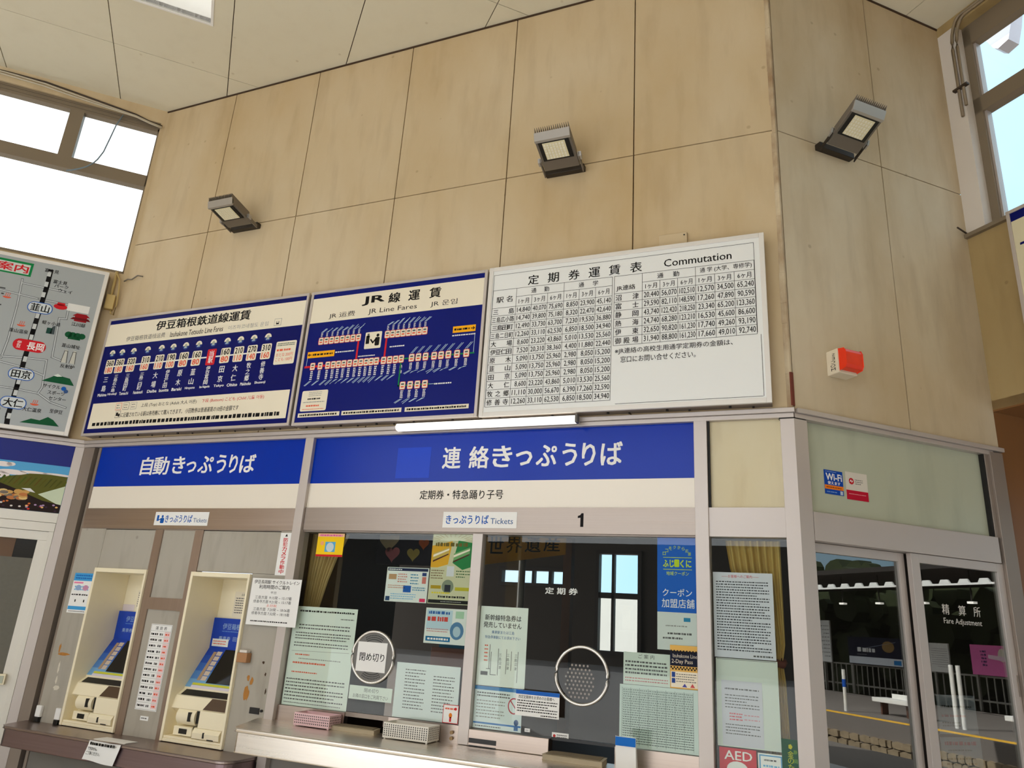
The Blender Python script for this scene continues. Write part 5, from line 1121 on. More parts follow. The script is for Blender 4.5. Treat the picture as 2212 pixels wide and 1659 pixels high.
def basket(label, u0, u1, y0, y1, h, col, rows, cols_, inner):
    t = Thing('perforated_basket', label, 'basket', 'M', ((u0+u1)/2, (y0+y1)/2, CTH), 'perforated baskets on the counter')
    mb = MB(); w = 0.004
    mb.box(u0, u1, y0, y0+w, CTH+0.006, CTH+h, col); mb.box(u0, u1, y1-w, y1, CTH+0.006, CTH+h, col); mb.box(u0, u0+w, y0+w, y1-w, CTH+0.006, CTH+h, col); mb.box(u1-w, u1, y0+w, y1-w, CTH+0.006, CTH+h, col); mb.box(u0+w, u1-w, y0+w, y1-w, CTH+0.006, CTH+0.01, col)
    t.part('shell', mb)
    mb = MB()
    for j in range(rows):
        for i in range(cols_):
            x = u0+(u1-u0)*(i+0.7)/(cols_+0.4); z = CTH+0.014+(h-0.02)*(j+0.5)/rows
            mb.ell(x, z, 0.0036, 0.0044, y0-0.0004, DARK, 6)
    for j in range(rows):
        for i in range(7):
            yy = y0+(y1-y0)*(i+0.7)/7.4; z = CTH+0.014+(h-0.02)*(j+0.5)/rows
            mb.add([(u1+0.0004, yy+0.004*math.cos(a_), z+0.004*math.sin(a_)) for a_ in [2*pi*q/6 for q in range(6)]], [tuple(range(6))], DARK)
    t.part('perforations', mb)
    for (x, y_) in ((u0+0.01, y0+0.01), (u1-0.01, y0+0.01), (u0+0.01, y1-0.01), (u1-0.01, y1-0.01)): t.part('foot', MB().cyl((x, y_, CTH), (x, y_, CTH+0.006), 0.006, col, 8))
    if inner: t.part('divider', MB().box(u0+0.01, u1-0.01, (y0+y1)/2-0.001, (y0+y1)/2+0.001, CTH+0.012, CTH+h*0.9, inner))
    return t
basket('pink perforated basket at the left end of the ticket counter', 2.478, 2.730, -0.105, 0.015, 0.075, mat('pink_plastic', (226, 190, 194), 0.45, 0, 0.03, 5), 4, 18, ink((206, 120, 110)))
basket('white perforated basket beside the mullion on the ticket counter', 3.107, 3.392, -0.125, 0.012, 0.085, mat('white_plastic', (226, 222, 212), 0.45, 0, 0.03, 5), 6, 20, ink((190, 160, 120)))
t = Thing('code_stand', 'small white upright card stand with a blue top on the counter', 'card stand', 'M', (4.50, -0.12, CTH))
t.part('stand', MB().ext([(-0.14, CTH), (-0.155, CTH+0.155), (-0.150, CTH+0.157), (-0.10, CTH)], 'x', 4.447, 4.548, P['white']), 0.002)
t.part('blue_band', MB().add([(4.447, -0.1557, CTH+0.115), (4.548, -0.1557, CTH+0.115), (4.548, -0.1562, CTH+0.155), (4.447, -0.1562, CTH+0.155)], [(0, 1, 2, 3)], ink((30, 110, 200))))
for z in (0.902, 0.872): solo('screw_cap', MB().cyl((3.468, 0.008, z), (3.468, 0.02, z), 0.010, mat('brass_cap', (150, 122, 84), 0.4, 0.4), 12), ('upper' if z > 0.89 else 'lower')+' of two brass screw caps on the sill at the mullion', 'screw cap', 'M', (3.468, 0.02, z-0.01))

# ---------------- narrow window beside the corner post
t, mb, y = sheet('long_letter', 'white typed letter with a red heading in the narrow window', 'notice', 'M', 4.910, 5.208, 1.404, 1.826, PI, ink((214, 216, 226)))
mb.text('――お客様へのご案内――', 4.955, 5.14, 1.798, 1.814, y, ink((200, 60, 70)), 0.005); mb.greek(4.925, 5.19, 1.435, 1.785, 26, y, ink((50, 52, 60)), 0.42, 3); mb.greek(5.10, 5.195, 1.412, 1.426, 1, y, P['dgrey'], 0.6, 4, False); t.part('printing', mb)
t, mb, y = sheet('backing_sheet', 'pale green acrylic sheet below the typed letter in the narrow window', 'sheet', 'M', 4.914, 5.212, 0.992, 1.400, PI+0.004, ink((212, 220, 212)))
mb.rect(4.92, 5.205, 1.394, 1.397, y, P['grey']); t.part('edge', mb)
t, mb, y = sheet('pasted_letter', 'smaller white letter with red lines pasted on the green sheet', 'notice', 'M', 4.939, 5.134, 0.997, 1.296, PI+0.002, ink((206, 206, 216)))
mb.greek(4.955, 5.12, 1.25, 1.265, 1, y, P['dgrey'], 0.5, 1, False); mb.greek(4.955, 5.12, 1.165, 1.235, 5, y, P['dgrey'], 0.35, 2); mb.greek(4.975, 5.04, 1.11, 1.15, 3, y, ink((210, 100, 110)), 0.5, 3, False); mb.greek(5.045, 5.12, 1.11, 1.15, 2, y, ink((206, 150, 160)), 0.3, 4); mb.greek(4.955, 5.12, 1.045, 1.10, 4, y, P['dgrey'], 0.35, 5); t.part('printing', mb)
t, mb, y = sheet('aed_sticker', 'red sticker with large white letters at the foot of the narrow window', 'sticker', 'M', 4.921, 5.095, 0.80, 0.987, PI, ink((206, 30, 52)))
mb.text('AED', 4.945, 5.075, 0.935, 0.975, y, P['white'], 0.01); mb.ell(5.005, 0.895, 0.05, 0.035, y, P['white'], 16); t.part('printing', mb)
t, mb, y = sheet('blue_frame_card', 'white card with a light blue border beside the red sticker', 'card', 'M', 5.102, 5.218, 0.80, 0.980, PI, P['white'])
mb.frame(5.108, 5.212, 0.80, 0.974, 0.006, y-0.0002, y, ink((90, 160, 206))); mb.greek(5.13, 5.19, 0.945, 0.958, 1, y, P['dgrey'], 0.6, 1, False); mb.greek(5.125, 5.2, 0.90, 0.935, 2, y, P['lblue'], 0.5, 2); t.part('printing', mb)
t, mb, y = sheet('green_sticker', 'dark green sticker with yellow characters beside the corner post foot', 'sticker', 'M', 5.212, 5.286, 0.80, 1.054, PI-0.001, ink((10, 84, 54)))
mb.ell(5.252, 1.022, 0.010, 0.012, y, ink((190, 190, 40)), 5); mb.vtext('金のたから', 5.252, 0.86, 1.005, 0.026, y, ink((180, 190, 40)), 0.01); mb.vtext('静岡県', 5.274, 0.90, 1.02, 0.016, y, ink((110, 160, 50)), 0.01); t.part('printing', mb)
CURT = mat('cream_curtain_cloth', (190, 160, 88), 0.8, 0, 0.15, 4)
def curtain(label, edge, yc, mt, base, tie=None):
    """edge(k) -> (u_left, u_right, z) rows from the top down; pleated cloth"""
    t = Thing('curtain', label, 'curtain', 'M', base)
    mb = MB(); n = 44; rows = edge; vs, fs = [], []
    for (a_, b_, z) in rows:
        for i in range(n+1):
            f_ = i/n; amp = 0.02*min(1, (b_-a_)/0.2); vs.append((a_+(b_-a_)*f_, yc+amp*math.sin(f_*2*pi*8)+0.004*math.sin(f_*40+z*3), z))
    for r_ in range(len(rows)-1):
        for i in range(n): q = r_*(n+1)+i; fs.append((q, q+1, q+n+2, q+n+1))
    mb.add(vs, fs, mt, True); t.part('cloth', mb)
    if tie: t.part('tie_band', MB().tube([(tie[0]+tie[1]*math.cos(k*pi/6), yc+0.03*math.sin(k*pi/6), tie[2]+0.01*math.sin(k)) for k in range(12)], 0.018, mat('dark_red_tie', (92, 40, 22), 0.7), 8, True))
    return t
curtain('cream pleated curtain tied with a dark red band in the narrow window', [(4.965, 5.25, 2.03), (4.99, 5.25, 1.85), (5.06, 5.25, 1.65), (5.12, 5.25, 1.48), (5.145, 5.235, 1.395), (5.14, 5.245, 1.30), (5.135, 5.25, 1.05), (5.135, 5.25, 0.75)], 0.13, CURT, (5.15, 0.13, 0.75), (5.19, 0.05, 1.395))
curtain('cream curtain swept to the left edge of the ticket window', [(2.20, 2.52, 2.06), (2.20, 2.47, 1.95), (2.20, 2.42, 1.85), (2.20, 2.37, 1.70), (2.20, 2.33, 1.53), (2.20, 2.30, 1.2), (2.20, 2.29, 0.9)], 0.20, mat('cream_curtain_pale', (186, 160, 104), 0.8, 0, 0.12, 4), (2.36, 0.20, 0.9))

# ================================================================== LAMPS AND FITTINGS ON THE WALLS
LAMPG = mat('floodlight_grey', (122, 114, 104), 0.42, 0.45, 0.05, 8)
LAMPL = mat('floodlight_light_rim', (176, 170, 162), 0.35, 0.5, 0.04, 8)
BRKT = mat('bracket_dark', (52, 44, 36), 0.5, 0.3, 0.1, 8)
def floodlight(wall, u, z, label, tilt):
    t = Thing('floodlight', label, 'floodlight', wall, (u, 0, z), 'floodlights on the beige wall')
    # own axes: a along the wall, s outwards along the tilted body, n through its thickness (upwards)
    cs, sn = math.cos(tilt), math.sin(tilt)
    o = (-0.080, z-0.040)
    def B(mb, a0, a1, s0, s1, n0, n1, mt):
        def q(a_, s_, n_): return (u+a_, o[0]-s_*cs+n_*sn*0.0-n_*sn, o[1]+s_*sn+n_*cs)
        vs = [q(a0,s0,n0), q(a1,s0,n0), q(a1,s1,n0), q(a0,s1,n0), q(a0,s0,n1), q(a1,s0,n1), q(a1,s1,n1), q(a0,s1,n1)]
        mb.add(vs, [(0,1,2,3), (7,6,5,4), (4,5,1,0), (5,6,2,1), (6,7,3,2), (7,4,0,3)], mt); return mb
    hw = 0.122
    t.part('housing', B(B(MB(), -hw, hw, 0.0, 0.245, 0.006, 0.05, LAMPG), -hw, hw, 0.232, 0.250, -0.006, 0.05, LAMPL), 0.002)
    mb = MB(); B(mb, -hw+0.018, hw-0.018, 0.085, 0.232, -0.002, 0.0055, DARK); t.part('lens_frame', mb)
    mb = MB(); B(mb, -hw+0.045, hw-0.045, 0.098, 0.220, -0.005, -0.0025, mat('led_panel_cream', (226, 216, 178), 0.3, 0, 0.05, 30))
    lp = t.part('led_panel', mb)
    mb = MB()
    for i in range(7):
        for j in range(6): B(mb, -hw+0.052+i*0.0205, -hw+0.064+i*0.0205, 0.102+j*0.0195, 0.114+j*0.0195, -0.008, -0.0055, mat('led_lens', (240, 234, 214), 0.15, 0, 0.02, 20))
    t.part('led_lenses', mb, 0, lp)
    mb = MB()
    for i in range(17): a_ = -hw+0.006+i*0.0143; B(mb, a_, a_+0.003, 0.03, 0.246, 0.0505, 0.085, LAMPG)
    t.part('cooling_fins', mb)
    for sg in (-1, 1):
        mb = MB(); B(mb, sg*(hw+0.012)-0.004, sg*(hw+0.012)+0.004, -0.045, 0.075, 0.0, 0.03, BRKT if wall == 'R' else LAMPG); t.part('bracket_arm', mb)
        mb = MB(); B(mb, sg*(hw+0.017)-0.012, sg*(hw+0.017)+0.012, 0.045, 0.075, 0.004, 0.034, LAMPL); t.part('pivot_knob', mb)
    mb = MB(); mb.box(u-0.138, u+0.138, -0.045, 0.0, z-0.036, z+0.004, BRKT); t.part('wall_bracket', mb, 0.003)
    return t
floodlight('M', 1.262, 4.460, 'leftmost grey floodlight on the beige wall above the route fare board', math.radians(12))
floodlight('M', 4.006, 4.455, 'middle grey floodlight on the beige wall above the commuter fare board', math.radians(20))
floodlight('R', 0.442, 4.466, 'grey floodlight with a dark bracket on the right wall past the corner', math.radians(27))
# batten lamp over the long sign
t = Thing('batten_lamp', 'long white batten lamp above the blue sign over the ticket window', 'lamp', 'M', (3.555, -0.06, 2.63))
t.part('base', MB().box(2.94, 4.172, -0.055, -0.031, 2.650, 2.694, mat('lamp_body_white', (226, 222, 214), 0.4)), 0.003)
t.part('diffuser', MB().ext([(-0.0555, 2.646), (-0.085, 2.650), (-0.098, 2.668), (-0.085, 2.690), (-0.0555, 2.692)], 'x', 2.944, 4.160, mat('lit_diffuser', (255, 250, 238), 0.4, 0, 0.01, 2, emit=2.6)))
t.part('end_cap', MB().box(4.1605, 4.176, -0.100, -0.0555, 2.644, 2.695, mat('lamp_cap_grey', (92, 88, 84), 0.5)), 0.002)
# cover plate above the commuter board
t = Thing('cover_plate', 'small beige cover plate on the wall just above the commuter fare board', 'plate', 'M', (4.70, -0.02, 3.73))
t.part('plate', MB().box(4.640, 4.812, -0.022, 0.0, 3.7295, 3.846, WALL), 0.003); t.part('screw', MB().cyl((4.795, -0.024, 3.828), (4.795, -0.0215, 3.828), 0.005, DARK, 8))
# alarm
t = Thing('alarm_light', 'white alarm box with an orange red lens on the right wall', 'alarm', 'R', (0.33, -0.05, 2.92))
t.part('box', MB().box(0.262, 0.398, -0.085, 0.0, 2.925, 3.068, mat('alarm_white', (222, 210, 186), 0.5)), 0.006)
mb = MB(); mb.ext([(-0.086, 2.940), (-0.125, 2.946), (-0.135, 2.965), (-0.135, 3.035), (-0.125, 3.055), (-0.086, 3.062)], 'x', 0.270, 0.392, mat('alarm_lens', (236, 52, 16), 0.25, 0, 0.1, 20)); t.part('lens', mb, 0.004)
mb = MB()
for k, ch in enumerate('SECOM'):
    z = 3.035-k*0.021; vs, fs = glyphs(ch); mb.add([(0.2612, -0.068+0.036*(v[0]/0.75), z-0.008+0.017*v[1]/0.72) for v in vs], fs, P['black'])
t.part('lettering', mb)
# stickers on the transom panel
t, mb, y = sheet('wifi_sticker', 'blue and orange wireless internet sticker on the pale panel above the doors', 'sticker', 'R', 0.214, 0.342, 2.263, 2.394, 0.0285, ink((14, 70, 170)))
mb.text('Wi-Fi', 0.226, 0.334, 2.340, 2.376, y, P['white'], 0.025); mb.text('使えます', 0.236, 0.322, 2.316, 2.334, y, P['white'], 0.02); mb.rect(0.214, 0.342, 2.290, 2.312, y, ink((240, 130, 30))); mb.greek(0.225, 0.330, 2.295, 2.307, 1, y-0.0003, ink((150, 60, 20)), 0.5, 1, False); mb.greek(0.226, 0.30, 2.270, 2.282, 1, y, ink((120, 160, 220)), 0.5, 2, False); mb.rect(0.318, 0.336, 2.266, 2.286, y, ink((190, 200, 214))); mb.greek(0.222, 0.30, 2.382, 2.390, 1, y, ink((150, 180, 220)), 0.4, 3, False); t.part('printing', mb)
t, mb, y = sheet('card_sticker', 'white and dark red sticker with a round mark beside the wireless sticker', 'sticker', 'R', 0.362, 0.516, 2.250, 2.402, 0.0285, ink((216, 210, 198)))
mb.rect(0.362, 0.516, 2.250, 2.302, y, ink((190, 20, 50))); mb.greek(0.378, 0.50, 2.278, 2.286, 1, y-0.0003, ink((226, 150, 160)), 0.5, 1, False); mb.ell(0.402, 2.352, 0.018, 0.018, y, ink((190, 30, 40)), 16); mb.line([(0.393, 2.350), (0.399, 2.358), (0.405, 2.347), (0.411, 2.354)], 0.004, y-0.0003, P['white']); mb.greek(0.428, 0.485, 2.335, 2.368, 3, y, P['dgrey'], 0.4, 2); t.part('printing', mb)
# notices on the right door
t, mb, y = sheet('door_notice', 'upper pale notice on the glass of the right sliding door', 'notice', 'R', 0.846, 1.122, 1.098, 1.285, 0.019, ink((190, 192, 204)))
mb.greek(0.87, 1.09, 1.22, 1.24, 1, y, P['dgrey'], 0.5, 1, False); mb.greek(0.87, 1.05, 1.17, 1.20, 1, y, ink((190, 110, 120)), 0.4, 2); mb.greek(0.87, 1.0, 1.13, 1.16, 2, y, P['dgrey'], 0.5, 3); t.part('printing', mb)
t, mb, y = sheet('door_notice', 'lower pale notice with a red heading on the right sliding door', 'notice', 'R', 0.842, 1.128, 0.80, 1.083, 0.019, ink((190, 192, 204)))
mb.greek(0.87, 1.10, 1.04, 1.07, 1, y, ink((206, 60, 80)), 0.6, 1, False); mb.greek(0.89, 1.06, 1.015, 1.03, 1, y, P['dgrey'], 0.5, 2, False); mb.greek(0.87, 1.09, 0.85, 0.995, 6, y, P['dgrey'], 0.4, 3); t.part('printing', mb)
# fare board at the right edge
t = Thing('fare_board', 'navy edged cream board cut off by the right edge under the high window', 'sign board', 'E', (1.2, -0.05, 2.96))
mb = MB(); mb.box(0.345, 2.2, -0.11, 0.0, 3.0, 4.118, ALUD); t.part('casing', mb)
mb = MB(); mb.frame(0.340, 2.204, 2.996, 4.124, 0.022, -0.124, -0.1105, ALU); t.part('frame', mb, 0.002)
mb = MB(); mb.box(0.362, 2.182, -0.1165, -0.1105, 3.018, 4.102, ink((216, 208, 176))); t.part('face_panel', mb)
mb = MB(); mb.rect(0.362, 2.182, 4.046, 4.102, -0.1172, ink(NAVY)); mb.rect(0.392, 2.182, 3.872, 3.888, -0.1172, ink(NAVY)); t.part('blue_bands', mb)
# junction box, conduit and cables at the left corner
t = Thing('junction_box', 'small yellowed junction box with conduit between the map and the left fare board', 'junction box', 'L', (-0.08, -0.03, 3.83))
YLW = mat('yellowed_plastic', (198, 172, 112), 0.5, 0, 0.1, 10)
t.part('box', MB().box(-0.112, -0.045, -0.05, 0.0, 3.835, 3.965, YLW), 0.004)
t.part('conduit', MB().tube([(-0.085, -0.02, 3.966), (-0.085, -0.02, 4.19)], 0.012, YLW)); t.part('cable', MB().tube([(-0.06, -0.025, 3.834), (-0.055, -0.03, 3.80), (-0.03, -0.03, 3.79), (-0.025, -0.03, 3.88), (-0.035, -0.03, 4.02), (-0.05, -0.03, 4.12), (-0.08, -0.03, 4.17)], 0.006, YLW))
mb = MB(); mb.tube([(0.0, -0.02, 4.120), (0.05, -0.03, 4.128), (0.10, -0.03, 4.120), (0.16, -0.03, 4.150), (0.20, -0.01, 4.145)], 0.006, mat('grey_cable', (120, 112, 100), 0.6))
solo('cable_stub', mb, 'short grey cable stub sticking out of the wall above the left fare board', 'cable', 'M', (0.1, -0.02, 4.12))
CBL = mat('white_cable', (196, 186, 164), 0.5); DCB = mat('dark_cable', (60, 46, 32), 0.6)
rr = random.Random(2)
t = Thing('cable_bundle', 'bundle of dark and pale cables along the top of the left window', 'cables', 'L', (-1.0, -0.01, 5.74))
for k, (zt, mt) in enumerate(((5.842, DCB), (5.826, CBL), (5.806, CBL))):
    pts = [(-5.0+0.25*i, -0.012-0.008*k, zt-0.012*math.sin(i*0.7+k)-(0.02*max(0, i-16))) for i in range(20)] + [(-0.12, -0.015-0.006*k, 5.735-0.012*k), (-0.02, -0.012-0.006*k, 5.725-0.014*k)]
    t.part('cable', MB().tube(pts, 0.007, mt, 6))
mb = MB(); mb.tube([(-0.349, -0.02, 5.728), (-0.38, -0.03, 5.60), (-0.40, -0.03, 5.45), (-0.421, -0.03, 5.30), (-0.45, -0.03, 5.21), (-0.477, -0.03, 5.159), (-0.52, -0.03, 5.11), (-0.571, -0.03, 5.074), (-0.62, -0.03, 5.045), (-0.658, -0.03, 5.028)], 0.006, mat('blue_grey_wire', (120, 138, 150), 0.5), 6)
solo('hanging_wire', mb, 'thin blue grey wire hanging loose in front of the left window', 'wire', 'L', (-0.45, -0.03, 5.02))
t = Thing('conduit', 'pair of conduit pipes bending round the corner of the right window frame', 'pipes', 'E', (0.12, -0.012, 5.05))
for o_ in (0.0, 0.035):
    a_ = 0.105+o_; z_ = 5.865-o_*0.6
    pts = [(a_, -0.012, 5.05+o_*2), (a_, -0.012, 5.62)] + [(a_+0.09-0.09*math.cos(q*pi/12), -0.012, 5.62+(z_-5.62)*math.sin(q*pi/12)) for q in range(1, 7)] + [(5.0, -0.012, z_)]
    t.part('pipe', MB().tube(pts, 0.011, mat('conduit_brown_grey', (138, 122, 98), 0.5, 0.1), 8))
t.part('clamp', MB().box(0.07, 0.175, -0.03, 0.0, 5.27, 5.285, DCB))
mb = MB(); mb.tube([(1.45, -0.03, 4.178), (1.50, -0.025, 4.17), (1.572, -0.01, 4.168)], 0.006, DCB, 6); solo('wall_stub', mb, 'short dark rod at the corner under the right window', 'rod', 'R', (1.5, -0.02, 4.16))

# ================================================================== INSIDE THE OFFICE
t = Thing('hanging_banner', 'dark gold world heritage banner hanging inside the ticket office', 'banner', 'W', (3.4, 1.0, 1.9))
mb = MB(); mb.ext([(3.13, 1.90), (3.775, 1.99), (3.775, 2.30), (3.13, 2.30)], 'y', 1.0, 1.004, ink((150, 104, 34))); t.part('cloth', mb)
for x in (3.2, 3.7): t.part('cord', MB().tube([(x, 1.002, 2.295), (x, 1.002, 2.68)], 0.004, DARK, 6))
mb = MB()
for k, ch in enumerate('世界遺産'): mb.text(ch, 3.175+k*0.145, 3.295+k*0.145, 1.985+k*0.008, 2.11+k*0.005, 0.9992, P['black'], 0.015, tight=True)
t.part('lettering', mb)
for k, (x, z, w, c, l) in enumerate(((2.32, 2.065, 0.18, (214, 190, 150), 'cream heart cut-out, the largest one inside the ticket window'), (2.36, 1.965, 0.13, (200, 116, 120), 'pink heart cut-out below the large cream one'), (2.545, 1.965, 0.11, (196, 170, 90), 'yellow heart cut-out right of the pink one'), (2.63, 2.045, 0.09, (190, 90, 40), 'orange heart cut-out nearest the train poster'))):
    mb = MB(); pts = [(x+w*0.5*16*math.sin(a_)**3/16, z+w*0.5*(13*math.cos(a_)-5*math.cos(2*a_)-2*math.cos(3*a_)-math.cos(4*a_))/16) for a_ in [2*pi*q/28 for q in range(28)]]
    mb.ext(pts, 'y', 1.0, 1.003, ink(c)); solo('heart_cutout', mb, l, 'decoration', 'W', (x, 1.0, z-w/2), 'heart cut-outs inside the office')
mb = MB(); mb.box(2.1, 2.95, 0.99, 1.06, 1.86, 2.68, mat('dark_purple_board', (34, 26, 40), 0.7)) if False else mb.box(2.205, 2.95, 1.01, 1.05, 1.885, 2.62, mat('dark_purple_board', (34, 26, 40), 0.7))
solo('notice_board', mb, 'dark board behind the heart cut-outs inside the office', 'board', 'W', (2.6, 1.02, 1.885))
t = Thing('office_desk', 'dark office desk behind the ticket window', 'desk', 'W', (3.4, 1.2, 0))
t.part('desk_top', MB().box(2.4, 4.6, 0.75, 1.5, 0.70, 0.73, OFFD)); 
for x in (2.45, 4.5):
    for y_ in (0.8, 1.42): t.part('leg', MB().box(x, x+0.05, y_, y_+0.05, 0, 0.70, OFFD))
t = Thing('monitor', 'dark computer monitor seen through the ticket window', 'monitor', 'W', (2.75, 1.2, 0.73))
t.part('screen', MB().box(2.5, 2.95, 1.18, 1.22, 0.85, 1.15, mat('monitor_back', (40, 42, 44), 0.4)), 0.004); t.part('stand', MB().box(2.70, 2.76, 1.18, 1.22, 0.731, 0.85, DARK)); t.part('foot', MB().box(2.62, 2.84, 1.12, 1.28, 0.730, 0.742, DARK))
t = Thing('office_cabinet', 'brown wooden cabinet deep in the office', 'cabinet', 'W', (2.75, 2.2, 0))
t.part('body', MB().box(2.25, 2.95, 2.0, 2.4, 0, 1.27, mat('reddish_wood', (110, 62, 38), 0.5, 0, 0.2, 3)), 0.004)
for x0_, x1_ in ((2.26, 2.595), (2.605, 2.94)): t.part('door', MB().box(x0_, x1_, 1.985, 1.999, 0.06, 1.24, mat('reddish_wood_door', (124, 70, 42), 0.45, 0, 0.2, 3)))
mb = MB(); mb.box(2.3, 2.6, 2.05, 2.3, 1.2705, 1.33, ink((40, 96, 120))); solo('file_box', mb, 'teal file box on top of the wooden cabinet', 'box', 'W', (2.45, 2.15, 1.27))
mb = MB(); mb.cyl((3.10, 1.9, 0), (3.10, 1.9, 2.68), 0.03, mat('steel_pole', (120, 116, 110), 0.4, 0.5), 12); solo('office_pole', mb, 'thin steel pole inside the office behind the right pane', 'pole', 'W', (3.1, 1.9, 0))
mb = MB(); mb.box(3.20, 3.28, 2.7, 2.8, 0, 2.68, mat('brown_post', (84, 54, 34), 0.6)); solo('wooden_post', mb, 'dark wooden post inside the office', 'post', 'W', (3.24, 2.75, 0))
t = Thing('office_lamp', 'lit office ceiling lamp seen through the left sliding door', 'lamp', 'W', (5.75, 2.6, 2.62))
t.part('base', MB().box(5.35, 6.05, 2.5, 2.74, 2.655, 2.68, mat('lamp_body_white', (226, 222, 214), 0.4))); t.part('tube', MB().box(5.37, 6.03, 2.53, 2.71, 2.635, 2.6545, mat('office_tube', (255, 255, 250), 0.4, 0, 0.01, 2, emit=3.0)))
t = Thing('slat_reflection', 'narrow stack of pale slats standing in for a mirrored strip at the left door edge', 'reflection', 'R', (0.145, 0.11, 0.4))  # slats added in place of a strip mirrored in the door glass
mb = MB()
for k in range(48): mb.box(0.122, 0.190, 0.10, 0.125, 0.42+k*0.0325, 0.434+k*0.0325, mat('slat_grey', (226, 222, 212), 0.5))
t.part('slats', mb); t.part('cord', MB().box(0.186, 0.190, 0.128, 0.132, 0.4, 1.98, ALUD))

# ================================================================== THE PLATFORM SIDE, SEEN AS A REFLECTION IN THE DOORS
# local frame: origin on the platform edge, x along the track, y away from the station building
wallframe('P', (14.93, 2.04, 0), math.atan2(-2.59, 2.67) )
PLT = mat('platform_concrete', (120, 112, 104), 0.9, 0, 0.15, 2)
mb = MB(); mb.box(-14, 12, 0.0, 5.0, -0.6, 0.30, PLT); struct('floor_platform', mb, 'P')
mb = MB(); mb.box(-14, 12, 0.02, 0.26, 0.3005, 0.303, ink((246, 190, 60))); solo('tactile_strip', mb, 'yellow warning strip along the far platform edge', 'strip', 'P', (0, 0.14, 0.3))
mb = MB(); mb.box(-14, 12, -1.45, -1.2, -0.6, -0.02, PLT); mb.box(-14, 12, -3.2, -1.45, -0.14, -0.02, PLT); struct('floor_near_platform', mb, 'P')
STN = mat('stone_wall', (150, 132, 104), 0.95, 0, 0.5, 14, bump=1.0)
mb = MB(); rr = random.Random(8)
for j in range(5):
    x = -6.0
    while x < 12:
        w = 0.10+rr.random()*0.16; z = 0.02-j*0.13; d = 0.03+rr.random()*0.05
        mb.ext([(x+0.01, z-0.115), (x+w*0.5, z-0.125), (x+w-0.01, z-0.105), (x+w-0.005, z-0.03), (x+w*0.6, z), (x+0.015, z-0.015)], 'y', -d, 0.02, STN); x += w
solo('stone_facing', mb, 'rough stone facing below the far platform edge', 'stones', 'P', (0, 0, -0.6), kind='stuff')
POLEW = mat('white_pole_paint', (240, 238, 230), 0.5)
t = Thing('platform_pole', 'short white pole with a blue band on the far platform', 'pole', 'P', (3.82, 0.55, 0.30))
t.part('shaft', MB().cyl((3.82, 0.55, 0.301), (3.82, 0.55, 1.06), 0.032, POLEW, 12)); t.part('blue_band', MB().cyl((3.82, 0.55, 0.74), (3.82, 0.55, 0.88), 0.036, ink((30, 90, 190)), 12))
for k, (x, l) in enumerate(((1.66, 'left of a pair of plain white posts on the far platform'), (1.52, 'right of a pair of plain white posts on the far platform'))):
    solo('white_post', MB().cyl((x, 0.8, 0.301), (x, 0.8, 1.3), 0.035, POLEW, 10), l, 'post', 'P', (x, 0.8, 0.3))
for x0_, x1_, l in ((2.68, 3.56, 'white bench slab beside the striped pole on the far platform'), (0.35, 0.90, 'white bench slab at the far right of the platform')):
    t = Thing('platform_bench', l, 'bench', 'P', ((x0_+x1_)/2, 1.1, 0.30))
    t.part('seat', MB().box(x0_, x1_, 0.95, 1.3, 0.52, 0.60, POLEW), 0.01); t.part('back', MB().box(x0_, x1_-0.18, 1.27, 1.31, 0.60, 0.68, POLEW))
    for x in (x0_+0.15, x1_-0.12): t.part('leg', MB().box(x-0.02, x+0.02, 1.05, 1.2, 0.301, 0.52, mat('bench_leg_brown', (96, 60, 44), 0.6)))
FN = mat('fence_grey', (150, 146, 136), 0.6, 0.2)
F = Thing('platform_fence', 'grey bar fence behind the far platform', 'fence', 'P', (5.5, 5.2, 0.30))
F.part('top_rail', MB().box(-4, 11, 5.18, 5.22, 1.02, 1.06, FN)); F.part('bottom_rail', MB().box(-4, 11, 5.18, 5.22, 0.50, 0.54, FN))
for k in range(78): x = -3.9+k*0.19; F.part('bar', MB().box(x, x+0.025, 5.19, 5.21, 0.30, 1.02, FN))
